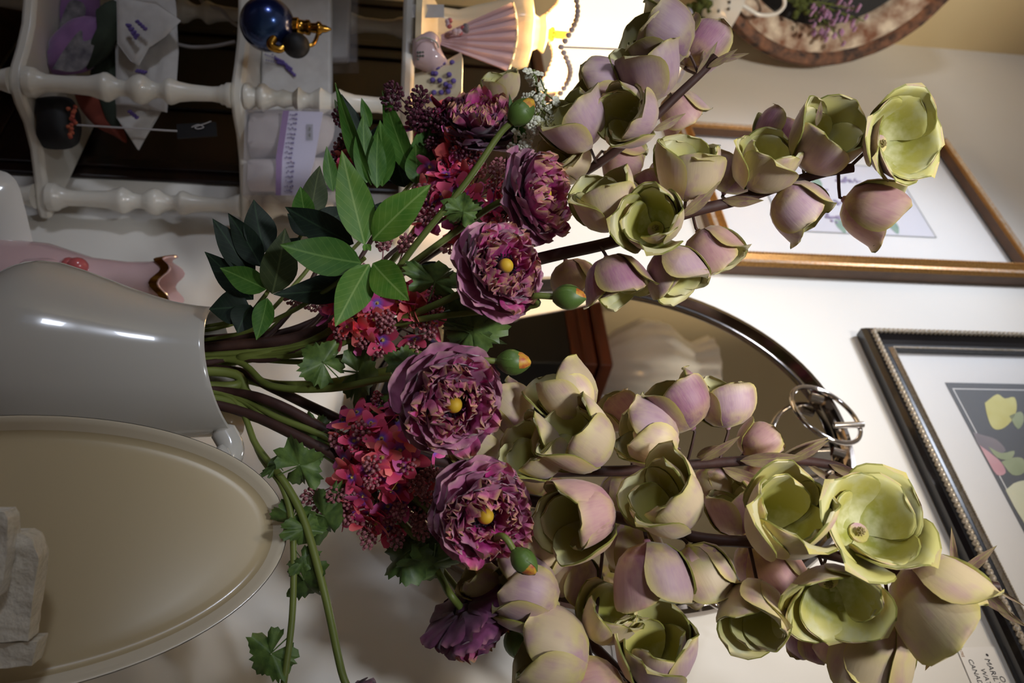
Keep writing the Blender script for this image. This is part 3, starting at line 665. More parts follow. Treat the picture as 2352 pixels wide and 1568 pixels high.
# lavender linen packet
fw = V((FWD.x, FWD.y, 0)).normalized()
def upright_box(mb, pts, d, th):
    P = [W(a, b_, d) for a, b_ in pts]; [setattr(p, 'z', max(p.z, zt_mid+.001)) for p in P]; mb.prism(P, fw*th); return mb
t = thing('linen_packet', 'white lavender printed linen packet behind the perfume bottle', 'packet', W(585, 120, 1.12))
upright_box(MB(), [(583, -60), (760, -60), (760, 250), (585, 255)], 1.12, .03).build('packet_body', 'cloth_white', t, False, .004)
mb = MB()
for x0, y0, x1, y1 in ((610, 125, 650, 142), (612, 138, 656, 148), (626, 125, 668, 158), (632, 130, 676, 172)):
    for k in range(9):
        u = k/8; mb.ball(W(x0+(x1-x0)*u, y0+(y1-y0)*u, 1.118), .0011+.0016*(u > .5), 5, 4)
mb.build('lavender_print', 'lavender_ink', t)
t = thing('clear_box', 'clear plastic box of pale cloth behind the linen packet', 'box', W(590, 60, 1.17))
upright_box(MB(), [(585, -80), (822, -80), (820, 142), (585, 142)], 1.165, .05).build('box_shell', 'clear_plastic', t, False)
upright_box(MB(), [(590, -75), (806, -75), (800, 132), (590, 134)], 1.18, .03).build('cloth', 'cloth_white', t, False, .004)
# soap packet
d = 1.035; t = thing('soap_packet', 'clear packet of two wrapped soap bars with a purple lavender label', 'soap packet', W(552, 350, d))
puff(MB(), smooth_poly([(548, 300), (565, 262), (640, 252), (740, 262), (768, 280), (756, 335), (700, 362), (560, 362), (546, 340)], 3), d+.02, .055, 6, True, .003, 2, zt_mid+.003).build('soap_bar', 'soap_paper', t)
puff(MB(), smooth_poly([(550, 385), (556, 368), (640, 366), (745, 362), (762, 380), (750, 425), (680, 440), (560, 438), (550, 425)], 3), d+.02, .055, 6, True, .003, 4, zt_mid+.003).build('soap_bar', 'soap_paper', t)
lb = MB().prism([W(a, b_, d-.012) for a, b_ in ((652, 254), (742, 257), (722, 368), (700, 448), (636, 448), (640, 360))], fw*.002).build('label', 'label_paper', t, False)
MB().prism([W(a, b_, d-.0135) for a, b_ in ((650, 254), (664, 254), (648, 362), (645, 448), (633, 448), (634, 360))], fw*.0012).build('label_stripe', 'label_purple', t, False)
mb = MB(); rr = random.Random(5)
for k in range(17):
    py = 262+k*11; x0 = 668-(py-256)*.13*(1 if py < 362 else .55); x0 = max(x0, 648)
    for q in range(4): mb.ball(W(x0+q*5+rr.uniform(-1, 1), py+rr.uniform(-2, 2), d-.0142), .0009+.0006*q/3, 5, 4)
mb.build('lavender_row', 'lavender_ink', t)
mb = MB()
for k in range(7): mb.prism([W(a, b_, d-.0142) for a, b_ in ((704+k*2.2, 285), (705+k*2.2, 285), (705+k*2.2, 322), (704+k*2.2, 322))], fw*.0003)
for k in range(2): mb.prism([W(a, b_, d-.0142) for a, b_ in ((709-k*0, 292+k*14), (714, 292+k*14), (713, 300+k*14), (709, 300+k*14))], fw*.0003)
mb.build('small_print', 'grey_ink', t, False)
upright_box(MB(), [(546, 250), (792, 250), (790, 345), (760, 448), (546, 448)], d-.018, .075).build('wrapper', 'clear_plastic', t, False)
# ---------------------------------------------------------------- things on the top board
t = thing('fan_vase', 'pink porcelain fan with rose garland standing on the top board', 'figurine', V((W(948, 90, 1.0).x, W(948, 90, 1.0).y, zt_up)))
n = 12; apx, apy = 985, 92
def fp(k, r):
    f = k/n; tx, ty = 1178+14*math.sin(f*PI)-10*f, 4+158*f
    return W(apx+(tx-apx)*r, apy+(ty-apy)*r, 1.02 + (.010 if k % 2 else 0)*r)
for k in range(n):
    mb = MB(); rows = [[fp(k, r), fp(k+1, r)] for r in (.14, .4, .7, .93, 1.0)]; o = len(mb.v); mb.grid(rows); mb.grid([[p+FWD*.004 for p in r] for r in rows]); mb.build('fan_pleat', 'pink_porcelain', t, False)
mb = MB(); mb.tube([fp(k, 1.0) for k in range(n+1)], .0016, 6); mb.build('fan_edge', 'cream_ceramic', t)
rr = random.Random(4)
for k in range(11):
    p = W(1020+rr.uniform(0, 55), 52+k*2.6+rr.uniform(-6, 6), 1.008); mb = MB(); mb.ball(p, rr.uniform(.003, .0048), 8, 6); mb.build('porcelain_rose', ('rose_porcelain', 'pink_porcelain', 'grey_lilac_wood')[k % 3], t)
t = thing('porcelain_shell', 'pale pink porcelain shell dish in front of the fan', 'dish', V((W(948, 120, .985).x, W(948, 120, .985).y, zt_up)))
puff(MB(), smooth_poly([(947, 92), (985, 72), (1008, 85), (1012, 110), (1022, 130), (1028, 142), (1015, 160), (995, 170), (965, 160), (948, 145)], 4), .985, .04, 6, True, .004, 3).build('shell', 'pink_porcelain', t)
mb = MB(); mb.tube(catmull([W(a, b_, .962) for a, b_ in ((955, 95), (975, 86), (1000, 95), (1008, 110))], 5), .0012, 6); mb.build('gilt_line', 'silver_frame', t)
mb = MB()
for k in range(7): mb.ball(W(960+(k % 3)*6, 120+(k//3)*8, .966), .0016, 5, 4)
mb.build('painted_flowers', 'grey_ink', t)
t = thing('gift_card', 'small white card standing behind the pink fan', 'card', W(948, 25, 1.03)); upright_box(MB(), [(946, 10), (1020, 10), (1020, 40), (946, 40)], 1.03, .002).build('paper', 'cloth_white', t, False)
t = thing('violet_dish', 'small white dish with painted violets next to the purple flower', 'dish', V((W(948, 200, 1.0).x, W(948, 200, 1.0).y, zt_up)))
c = W(955, 205, 1.0); c.z = zt_up
MB().lathe([(0, 0), (.018, 0), (.02, .005), (.026, .02), (.04, .045), (.048, .058), (.046, .059), (.037, .046), (.022, .022), (0, .012)], 40, c, None, lambda p, a, z: V((p.x*(1+.05*math.cos(6*a)), p.y*(1+.05*math.cos(6*a)), p.z))).build('dish_body', 'cream_ceramic', t)
mb = MB(); rr = random.Random(9)
for k in range(16):
    a = -PI/2+rr.uniform(-.9, .9); z = rr.uniform(.02, .05); r_ = .026+(z-.02)*.6; mb.ball(c+V((r_*math.cos(a), r_*math.sin(a)-.002, z)), .0035, 6, 4)
mb.build('painted_violets', 'lavender_ink', t)
# table lamp on the top board
lx = W(1262, 78, 1.10); LX, LY = lx.x, lx.y
t = thing('table_lamp', 'lit cream table lamp with beaded scalloped shade on the top board', 'lamp', (LX, LY, zt_up))
k_ = 1.10/1800
hz = lambda px: W(px, 78, 1.10).z
MB().lathe([(0, zt_up), (.05, zt_up), (.052, zt_up+.008), (.04, zt_up+.02), (.024, zt_up+.03), (.022, hz(1050)), (.03, hz(1090)), (.04, hz(1150)), (.050, hz(1190)), (.046, hz(1212)), (.024, hz(1222)), (.020, hz(1235)), (.026, hz(1248)), (.012, hz(1256)), (0, hz(1257))], 40, (LX, LY, 0), None, lambda p, a, z: V((p.x*(1+.06*math.cos(8*a)), p.y*(1+.06*math.cos(8*a)), p.z))).build('lamp_base', 'cream_ceramic', t)
MB().lathe([(.006, hz(1250)), (.007, hz(1262)), (.010, hz(1266)), (.010, hz(1272)), (.006, hz(1276)), (.006, hz(1330)), (0, hz(1331))], 20, (LX, LY, 0)).build('socket', 'gold_metal', t)
zs0, zs1 = hz(1282), hz(1574)
def shade_r(a, f):
    w = math.cos(6*a); return (.078+.006*(1-f) - .030*f*f + .004*w*(1-f*.6))
def shade_p(a, f, dr=0):
    z = zs0+(zs1-zs0)*f; e = (1-f)**4
    sc_ = abs(math.sin(3*a)); z += e*(.022*sc_-.012)
    r_ = shade_r(a, f)+dr+.012*e*(1-sc_); return V((LX+r_*math.cos(a), LY+r_*math.sin(a), z))
for k in range(6):
    mb = MB(); A0 = PI/3*k+.26; As = [A0+PI/3*j/10 for j in range(11)]; mb.grid([[shade_p(a-.26, f) for a in As] for f in (0, .1, .2, .4, .6, .8, 1)]); mb.build('shade_panel', 'lit_shade', t)
for f, nm in ((0, 'beaded_trim'), (1, 'beaded_trim')):
    mb = MB()
    for k in range(84): mb.ball(shade_p(2*PI*k/84, f, .001), .0042, 6, 5)
    mb.build(nm, 'beads', t)
mb = MB()
for k in range(6): mb.tube([shade_p(PI/3*k, f, .0008) for f in (0, .2, .4, .6, .8, 1)], .0012, 5)
mb.build('shade_seams', 'beads', t)
lp = light('lamp_bulb_light', 'POINT', (LX, LY, hz(1400)), (LX, LY, 0), 2.2, (1, .72, .40), shadow_soft_size=.03)
# ---------------------------------------------------------------- round wall decoration on the left wall
RR = .275; RC = on_left(1893, -180, 0); RC += NW*max(0, RR+.004-(RC-PC).dot(NW)); RA = math.radians(9.5); RH = NW*math.cos(RA)-NL*math.sin(RA); RN = NL*math.cos(RA)+NW*math.sin(RA); RC += NL*(RR*math.sin(RA))
t = thing('wall_wreath', 'round distressed wooden frame around a chalkboard on the corner wall', 'wall decoration', RC-ZV*RR)
lm = Matrix((NW, ZV, NL)).transposed()       # local x along the left wall, y up, z into the room
def rp(r, a, h): return RC + RH*(r*math.cos(a)) + ZV*(r*math.sin(a)) + RN*(h+.03)
NR = 72; AR = [2*PI*k/NR for k in range(NR)]
mb = MB(); mb.grid([[rp(RR+dr, a, h+.002*noise.noise(V((9*math.cos(a), 9*math.sin(a), h*90)))) for a in AR] for dr, h in ((-.072, .006), (-.070, .020), (-.06, .030), (-.045, .036), (-.03, .044))], True); mb.build('inner_moulding', 'ring_wood', t)
mb = MB(); mb.grid([[rp(RR+dr, a, h+.003*noise.noise(V((7*math.cos(a), 7*math.sin(a), h*90)))) for a in AR] for dr, h in ((-.03, .044), (-.022, .052), (-.010, .055), (-.002, .045), (0, .025), (-.01, -.020))], True); mb.build('outer_moulding', 'ring_dark', t)
mb = MB(); mb.grid([[rp(r, a, .008) for a in AR] for r in (.004, .1, RR-.071)], True); mb.build('chalkboard', 'chalkboard', t, False)
def on_ring(px, py, h):
    q = ray(px, py); return CAM + q*((RC+RN*h-CAM).dot(RN)/q.dot(RN))
cp = on_ring(1652, 22, .10)
t = thing('teacup', 'white teacup with blue painted sprigs set on the wooden wall frame', 'teacup', cp-ZV*.03)
ax = (NL*.3+ZV*.9-NW*.25).normalized(); rt = frame_z(ax)
MB().lathe([(0, -.034), (.02, -.034), (.021, -.03), (.03, -.022), (.037, -.004), (.040, .016), (.042, .030), (.040, .030), (.035, -.002), (.02, -.026), (0, -.03)], 40, cp, rt).build('cup', 'ceramic_white', t)
mb = MB(); rr = random.Random(6)
for k in range(22):
    a = 2*PI*k/22; z = rr.uniform(-.012, .018); r_ = .0375+(z+.004)*.16+.001; mb.ball(cp+rt @ V((r_*math.cos(a), r_*math.sin(a), z)), (.0035, .0035, .002), 5, 4)
mb.build('painted_sprigs', 'print_dark', t)
MB().tube(catmull([on_ring(a, b_, .10) for a, b_ in ((1700, 8), (1722, 22), (1745, 34), (1780, 32), (1800, 15), (1800, -5), (1785, -18))], 6), .0038, 8).build('cup_handle', 'ceramic_white', t)
t = thing('moss_clump', 'clump of green moss tucked below the teacup', 'moss', on_ring(1600, 40, .09))
mb = MB(); rr = random.Random(8)
for k in range(60): mb.ball(on_ring(1605+rr.gauss(0, 16), 35+rr.gauss(0, 28), .09+rr.uniform(0, .03)), (rr.uniform(.004, .010),)*3, 6, 4)
mb.build('moss', 'moss', t)
mb = MB()
for k in range(30): mb.ball(on_ring(1840+rr.gauss(0, 14), 8+rr.gauss(0, 16), .06+rr.uniform(0, .02)), (rr.uniform(.004, .009),)*3, 6, 4)
tag(mb.build('moss_clump', 'moss'), 'tuft of green moss at the foot of the lilac sprigs', 'moss')
rr = random.Random(12)
for k, (x1, y1, lab) in enumerate(((1930, 86, 'longest'), (1985, 48, 'spreading'), (1890, 60, 'short'), (1960, 20, 'bushy'))):
    t = thing('lilac_sprig', '%s sprig of tiny lilac flowers on the chalkboard wreath' % lab, 'flower sprig', on_ring(1850, 0, .06)); sm = MB()
    p0, p1 = on_ring(1848, 0, .06), on_ring(x1, y1, .09); sm.tube([p0, p1], .0012, 6)
    for j in range(15):
        f = .35+.65*j/14; c = p0.lerp(p1, f) + V((rr.gauss(0, .011), rr.gauss(0, .008), rr.gauss(0, .011))); sm.tube([p0.lerp(p1, f-.05), c], .0006, 5)
        mb = MB()
        for q in range(5): a = 2*PI*q/5; mb.ball(c+rt @ V((.0036*math.cos(a), .0036*math.sin(a), 0)), .0026, 5, 4)
        mb.build('floret', 'lilac_floret', t)
    sm.build('stalk', 'stem_green', t)
# ---------------------------------------------------------------- flowers: shared petal meshes
def prof_at(P, t):
    for (t0, r0, z0), (t1, r1, z1) in zip(P, P[1:]):
        if t <= t1: f = (t-t0)/(t1-t0); return r0+(r1-r0)*f, z0+(z1-z0)*f
    return P[-1][1:]
CUP = {'closed': [(0, .10, 0), (.10, .42, .06), (.22, .74, .28), (.36, .90, .60), (.55, .98, 1.0), (.78, .95, 1.45), (1, .80, 1.85)],
       'cup': [(0, .10, 0), (.10, .42, .06), (.22, .72, .28), (.36, .87, .60), (.55, .97, 1.0), (.78, 1.0, 1.42), (1, .98, 1.80)],
       'open': [(0, .10, 0), (.10, .45, .05), (.24, .80, .25), (.40, 1.0, .52), (.60, 1.16, .85), (.80, 1.28, 1.12), (1, 1.42, 1.32)]}
CUPH = {'closed': 1.85, 'cup': 1.80, 'open': 1.3}
_cache = {}
def cup_petal(var, seed, om, wide=66):
    key = (var, seed, om)
    if key in _cache: return _cache[key]
    rr = random.Random(seed*31+len(var)); P = CUP[var]; nu, nv = 9, 11; th = .055
    skew = rr.uniform(-.12, .12); tipcurl = rr.uniform(-.10, .12); roll = rr.choice((-.10, .05, .14)); ph = rr.uniform(0, 6)
    outer, inner = [], []
    for j in range(nv):
        t = j/(nv-1); t = 1-(1-t)**1.35; r, z = prof_at(P, t)
        hw = math.radians(wide)*(.80+.20*min(1, t/.4))
        if t > .5: hw *= max(0.02, 1-((t-.5)/.5)**2.6)**.5
        ro, ri = [], []
        for i in range(nu):
            s = -1+2*i/(nu-1); a = s*hw + skew*t
            e = abs(s)**3; rad = r + .14*s*min(1, t*2.2) + roll*e*t*(1 if s > 0 else .3) + tipcurl*t**4 + .02*math.sin(5*a+ph)*t
            zz = z + .03*math.sin(4*a+ph)*t - .06*e*t
            ro.append(V(((rad+th/2)*math.cos(a), (rad+th/2)*math.sin(a), zz))); ri.append(V(((rad-th/2)*math.cos(a), (rad-th/2)*math.sin(a), zz)))
        outer.append(ro); inner.append(ri)
    mb = MB(); mb.m(0).grid(outer); mb.m(1).grid([r[::-1] for r in inner])
    o1 = nu*nv; mb.m(2)
    for j in range(nv-1):
        mb.face(j*nu, (j+1)*nu, o1+(j+1)*nu+nu-1, o1+j*nu+nu-1); mb.face(j*nu+nu-1, o1+j*nu, o1+(j+1)*nu, (j+1)*nu+nu-1)
    for i in range(nu-1): mb.face((nv-1)*nu+i, (nv-1)*nu+i+1, o1+(nv-1)*nu+nu-2-i, o1+(nv-1)*nu+nu-1-i)
    me = bpy.data.meshes.new('petal'); me.from_pydata([tuple(v) for v in mb.v], [], mb.f)
    at = me.attributes.new('edge', 'FLOAT', 'POINT'); ev = [max(abs(-1+2*i/(nu-1))**5*min(1, 3*j/(nv-1)), max(0, (j/(nv-1)-.75)/.25)**2) for j in range(nv) for i in range(nu)]; at.data.foreach_set('value', ev+ev)
    for m in (om, 'petal_inner', 'petal_edge'): me.materials.append(M[m])
    me.polygons.foreach_set('material_index', mb.mi); me.polygons.foreach_set('use_smooth', [True]*len(me.polygons)); me.set_sharp_from_angle(angle=math.radians(50))
    _cache[key] = me; return me
_rm = MB(); _rm.lathe([(.001, -.10), (.09, -.08), (.13, 0), (.30, .06), (.28, .12), (.001, .10)], 12); RECEPT = {m: _rm.mesh('flower_base', m) for m in ('petal_beige', 'petal_plum', 'petal_rose', 'petal_lilac', 'petal_pale')}
_sm = MB(); _r = random.Random(1)
for k in range(34):
    a = k*2.4; q = .12*math.sqrt(k/34); _sm.ball(V((q*math.cos(a), q*math.sin(a), .16+.12*(1-(q/.12)**2)+.02*(k % 3))), .030, 6, 4)
_sm.tube([V((0, 0, .08)), V((0, 0, .22))], .05, 8); STAMEN = _sm.mesh('stamens', 'stamen_tan')
def img_dir(dx, dy, tilt):
    d = UPV*dx+RGT*dy
    if d.length > 0: d.normalize()
    return (d*math.cos(math.radians(tilt)) - FWD*math.sin(math.radians(tilt))).normalized()
class Branch:
    def __init__(s, name, label, cat, path, r0, r1, mat, group=None, ins=True):
        s.path = catmull([W(*p) if not isinstance(p, V) else p for p in path], 7); s.mat = mat
        s.t = thing(name, label, cat, s.path[0], group)
        n = len(s.path); s.mb = MB().tube(s.path, [(r0+(r1-r0)*i/(n-1))*min(1, .62+.9*i/(n-1)) for i in range(n)], 8)
        s.rr = random.Random(hash(label) % 1000 if False else sum(map(ord, label)))
    def nearest(s, p, back=.012):
        i = min(range(len(s.path)), key=lambda k: (s.path[k]-p).length); return s.path[max(0, i-1)]
    def done(s):
        # leaf-scar rings along the stem
        s.mb.build('stem', s.mat, s.t)
def cupflower(B, px, py, w, d, dxy, tilt, var='cup', om='petal_lilac', twist=None, n=7, stam=False, ped=True):
    rr = B.rr; R = 1.11*w/2*d/FPX/(1.05 if var != 'open' else 1.42); H = CUPH[var]*R
    ax = img_dir(dxy[0], dxy[1], tilt); c = W(px, py, d); base = c - ax*(H*.5)
    tw = rr.uniform(0, 6.28) if twist is None else twist
    mw = Matrix.Translation(base) @ frame_z(ax, tw).to_4x4() @ Matrix.Scale(R, 4)
    f = link('flower', RECEPT[om], B.t, mw)
    for k in range(n):
        inner = k < 3; m_ = 3 if inner else n-3; a = 2*PI*((k if inner else k-3)/m_)+(0 if inner else PI/3)+rr.uniform(-.16, .16)
        sc = (.84 if inner else 1.0)*rr.uniform(.95, 1.07); zz = rr.uniform(.90, 1.08)*(1.03 if inner else 1)
        om2 = om if rr.random() < .88 else rr.choice(('petal_lilac', 'petal_beige', 'petal_rose'))
        lean = Matrix.Rotation(rr.uniform(-.05, .10)*(0 if inner else 1), 4, 'Y')
        link('petal', cup_petal(var, rr.randrange(5), om2), f, Matrix.Rotation(a, 4, 'Z') @ lean @ Matrix.Diagonal((sc, sc, sc*zz, 1)))
    if stam: link('stamens', STAMEN, f, Matrix.Identity(4))
    if ped:
        q = B.nearest(base); B.mb.tube([base+ax*(.1*R), base-ax*.004, base.lerp(q, .35)-ax*.003, q], .0014, 6)
    return f
# laurel leaf: y from base to tip, unit length; width given at placement
def laurel_mesh(m, seed, bend=.10):
    rr = random.Random(seed); rows = []; nv, nu = 12, 7
    for j in range(nv):
        t = j/(nv-1); w = .5*max(.012, (math.sin(PI*min(1, t**.82)))**.85*(1-.35*t**3)) if t < 1 else .004
        row = []
        for i in range(nu):
            s = -1+2*i/(nu-1); x = s*w*.5
            row.append(V((x, t, .16*abs(x)*2*.5 + bend*(t*t-t)*1.2 + .012*math.sin(9*t+3*s+seed)*abs(s))))
        rows.append(row)
    mb = MB(); mb.grid(rows); th = .006; mb.grid([[p-V((0, 0, th)) for p in r] for r in rows]); return mb.mesh('leaf', m)
LM = {(m, k): laurel_mesh(m, k, (.12, -.16, .28)[k]) for m in ('leaf_bright', 'leaf_mid', 'leaf_dark', 'leaf_olive', 'leaf_bract') for k in range(3)}
def lobed_mesh(m, seed):
    rr = random.Random(seed); n = 46; out = []
    for i in range(n):
        f = i/(n-1); a = -PI/2 + .25 + (2*PI-.5)*f
        lob = .62+.30*abs(math.cos(2.5*(a-PI/2)))**.8 + rr.uniform(-.07, .07)+(.05 if i % 2 else -.05)
        out.append((a, lob))
    rows = []
    for q in (.04, .35, .68, 1.0):
        row = []
        for a, l in out:
            r = .52*l*q; x, y = r*math.cos(a), .48+r*math.sin(a)*1.0
            row.append(V((x, y, .10*math.sin(3*a+seed)*q*q + .12*math.sin(7*a+seed*2)*q**3*.5 - .10*q*q)))
        rows.append(row)
    mb = MB(); mb.grid(rows); mb.grid([[p-V((0, 0, .008)) for p in r] for r in rows]); mb.tube([V((0, -.02, 0)), V((0, .3, .01)), V((0, .5, .01))], .012, 5)
    return mb.mesh('leaf', m)
LO = [lobed_mesh('lobed_leaf', k) for k in range(4)]
def leaf(t, b_, e, wpx, roll, me, name='leaf'):
    p, q = W(*b_), W(*e); y = q-p; L = y.length; y.normalize()
    tc = (CAM-(p+q)/2).normalized(); z = (tc-y*tc.dot(y)).normalized(); x = y.cross(z)
    rm = Matrix((x, y, z)).transposed() @ Matrix.Rotation(math.radians(roll), 3, 'Y')
    ww = wpx*b_[2]/FPX/.5/max(.5, math.cos(math.radians(roll)))
    return link(name, me, t, Matrix.Translation(p) @ rm.to_4x4() @ Matrix.Diagonal((ww, L, (ww+L)/2, 1)))
def bract(B, b_, e, w, roll=20): return leaf(B.t, b_, e, w, roll, LM[('leaf_bract', 1)], 'bract')
MOUTH = lambda dx, dy: VC+V((dx, dy, -.10))
NECK = lambda dx, dy: VC+V((dx, dy, .004))
# ---------------------------------------------------------------- five sprays of cup flowers
L_, Bg, Pl, Ro, Pa = 'petal_lilac', 'petal_beige', 'petal_plum', 'petal_rose', 'petal_pale'
GR = 'sprays of cup flowers in the pitcher'
A = Branch('magnolia_spray', 'spray of grey lilac cup flowers reaching in front of the lit lamp', 'flower spray', [MOUTH(-.02, .02), NECK(-.03, .02), (690, 752, .73), (900, 640, .76), (1120, 500, .76), (1330, 402, .74), (1450, 318, .72), (1560, 215, .71), (1618, 160, .705), (1645, 128, .70)], .0055, .0036, 'stem_dark', GR)
for a in ((1520, 88, 140, .70, (-95, -55), 5, 'closed', L_), (1605, 115, 100, .735, (45, -60), -10, 'closed', Pl), (1488, 172, 128, .69, (-22, -60), 22, 'cup', L_), (1383, 200, 112, .705, (-80, -5), 12, 'closed', L_),
          (1450, 268, 122, .675, (-55, 0), 42, 'cup', L_), (1322, 285, 128, .69, (-45, -55), 32, 'cup', L_), (1560, 255, 92, .745, (35, 50), -15, 'cup', Ro), (1302, 372, 100, .72, (-60, -35), 40, 'cup', Bg), (1150, 200, 76, .80, (-10, -70), 30, 'cup', Pa), (1432, 372, 95, .78, (60, 30), 0, 'closed', Ro)): cupflower(A, *a)
for b_, e, w in (((1600, 178, .705), (1648, 95, .70), 22), ((1625, 155, .70), (1695, 112, .69), 18), ((1635, 140, .70), (1722, 122, .70), 16), ((1610, 165, .71), (1630, 100, .72), 26), ((1500, 300, .71), (1575, 260, .715), 22)): bract(A, b_, e, w)
A.done()
B_ = Branch('magnolia_spray', 'spray of mauve cup flowers crossing the gilt framed lavender print', 'flower spray', [MOUTH(-.01, .01), NECK(-.022, .005), (690, 772, .71), (900, 690, .70), (1100, 630, .69), (1265, 588, .67), (1420, 552, .655), (1570, 492, .65), (1700, 458, .65), (1870, 402, .645), (1960, 385, .64)], .0075, .0040, 'stem_dark', GR)
for a in ((1388, 468, 130, .635, (-28, -75), 30, 'cup', Bg), (1500, 508, 128, .615, (-12, -8), 70, 'cup', Bg, None, 7, True), (1582, 392, 138, .64, (0, -75), 28, 'cup', Bg), (1500, 412, 70, .69, (-30, -50), 0, 'closed', Pl), (1755, 378, 132, .64, (22, -62), 45, 'cup', Bg),
          (1780, 305, 92, .69, (30, -55), 5, 'closed', Pl), (1680, 395, 100, .675, (20, -60), 8, 'closed', L_), (1893, 325, 152, .635, (28, -55), 50, 'cup', L_), (2055, 325, 192, .615, (20, 5), 66, 'open', L_, 1.0, 7, True), (1832, 478, 118, .645, (55, 60), 5, 'closed', L_),
          (2000, 482, 132, .64, (85, 40), 10, 'cup', Ro), (1553, 625, 122, .63, (38, 85), 14, 'cup', L_), (1635, 578, 118, .665, (40, 65), 8, 'cup', Ro), (1414, 645, 122, .63, (30, 85), 12, 'cup', Pl), (1318, 640, 92, .70, (25, 55), 0, 'closed', Ro)): cupflower(B_, *a)
for b_, e, w in (((1565, 498, .64), (1655, 415, .63), 28), ((1660, 460, .645), (1755, 460, .64), 26), ((1875, 290, .63), (1886, 230, .62), 14), ((2125, 300, .63), (2136, 258, .62), 10)): bract(B_, b_, e, w, 25)
B_.done()
C = Branch('magnolia_spray', 'spray of cup flowers with a long bare brown tip across the tray mirror', 'flower spray', [MOUTH(.0, .015), NECK(.0, .01), (620, 888, .70), (750, 950, .69), (950, 1040, .69), (1150, 1085, .69), (1300, 1082, .68), (1450, 1080, .675), (1600, 1066, .67), (1780, 1055, .665), (1900, 1066, .66), (1955, 1085, .655)], .0058, .0040, 'stem_brown', GR)
for a in ((1308, 905, 128, .67, (-60, -75), -8, 'closed', Bg), (1335, 1012, 148, .635, (-75, -60), 22, 'cup', Bg), (1235, 1036, 132, .65, (-70, -55), 30, 'cup', Bg), (1490, 1004, 132, .65, (-75, -28), 2, 'closed', Bg), (1556, 926, 132, .665, (-45, -75), -4, 'closed', Pl), (1662, 927, 112, .675, (-12, -85), -6, 'closed', L_),
          (1425, 948, 88, .72, (-40, -50), -10, 'closed', Ro), (1742, 1015, 88, .715, (40, -30), -10, 'closed', Ro), (1642, 1110, 92, .70, (20, 40), 5, 'closed', Ro), (1165, 938, 112, .70, (-50, -60), 0, 'closed', Bg), (1745, 1085, 70, .72, (30, 30), 0, 'closed', Ro), (1100, 1010, 120, .69, (-60, -40), 10, 'closed', Pa), (1435, 1135, 110, .71, (30, 60), 0, 'closed', L_)): cupflower(C, *a)
for b_, e, w in (((1700, 1058, .66), (1838, 1046, .65), 34), ((1790, 1052, .66), (1905, 1003, .655), 26), ((1810, 1060, .655), (1905, 1010, .645), 22), ((1905, 1066, .655), (1993, 1103, .65), 20), ((1850, 1062, .66), (1945, 1120, .665), 16), ((1660, 1075, .665), (1765, 1110, .67), 30), ((1610, 1058, .66), (1702, 1000, .645), 22), ((1600, 1050, .665), (1660, 1022, .66), 28), ((1520, 1072, .66), (1590, 1080, .65), 26), ((1900, 1100, .66), (1940, 1088, .655), 18)): bract(C, b_, e, w, 20)
C.done()
D = Branch('magnolia_spray', 'spray of wide open yellow green cup flowers in front of the black frame', 'flower spray', [MOUTH(.01, -.01), NECK(.018, -.01), (640, 930, .67), (850, 1040, .66), (1100, 1120, .65), (1300, 1165, .64), (1430, 1190, .635), (1600, 1234, .625), (1740, 1247, .62), (1900, 1272, .61), (2050, 1312, .605), (2200, 1335, .60), (2292, 1347, .60)], .0062, .0036, 'stem_brown', GR)
for a in ((1342, 1188, 152, .60, (-75, 10), 36, 'cup', Ro), (1532, 1152, 160, .595, (-60, -65), 25, 'cup', Bg), (1800, 1195, 176, .58, (12, -48), 50, 'cup', Pa), (1995, 1208, 214, .575, (8, -40), 58, 'open', Pa, .5, 7, True), (1912, 1368, 206, .575, (-10, 38), 60, 'open', Pa, 2.2, 7, True),
          (2150, 1372, 186, .57, (52, 62), 32, 'cup', Pa), (2008, 1478, 180, .61, (-20, 90), -18, 'cup', Pa), (1735, 1405, 148, .595, (-28, 60), 48, 'cup', Pa), (1497, 1322, 158, .595, (10, 85), 14, 'cup', Ro), (1614, 1312, 132, .615, (38, 70), 8, 'closed', Bg), (1862, 1465, 92, .65, (10, 50), -10, 'closed', Pl),
          (1392, 1418, 120, .615, (25, -60), 30, 'cup', Bg), (1455, 1248, 120, .665, (20, 60), -5, 'closed', Bg), (1760, 1288, 122, .655, (30, 40), -10, 'closed', Ro), (1318, 1325, 112, .65, (-20, 70), 5, 'closed', Bg), (1250, 1240, 130, .645, (-40, 40), 10, 'closed', Pa), (1685, 1172, 112, .665, (-20, -50), -5, 'closed', Ro)): cupflower(D, *a)
for b_, e, w in (((2190, 1320, .60), (2185, 1208, .59), 16), ((2195, 1325, .595), (2290, 1252, .585), 24), ((2240, 1342, .60), (2330, 1420, .59), 30), ((2285, 1390, .60), (2360, 1440, .59), 18), ((2165, 1465, .60), (2125, 1540, .60), 22), ((2280, 1345, .60), (2360, 1395, .60), 8), ((1430, 1185, .63), (1490, 1215, .63), 24)): bract(D, b_, e, w, 20)
D.done()
E_ = Branch('magnolia_spray', 'low spray of pale cup flowers on a dark stem over the MODERN card', 'flower spray', [MOUTH(.02, -.02), NECK(.03, -.02), (700, 1010, .66), (900, 1120, .66), (1100, 1270, .66), (1270, 1395, .65), (1350, 1470, .64), (1440, 1562, .63), (1480, 1610, .63)], .0060, .0040, 'stem_dark', GR)
for a in ((1205, 1362, 160, .615, (-75, -30), 4, 'closed', L_), (1105, 1335, 92, .645, (-55, -40), 10, 'closed', Pa), (1270, 1502, 165, .60, (-80, -20), -2, 'closed', Bg), (1508, 1500, 158, .60, (-5, -75), 26, 'cup', L_), (1375, 1590, 130, .60, (-70, 20), 0, 'closed', Ro)): cupflower(E_, *a)
E_.done()
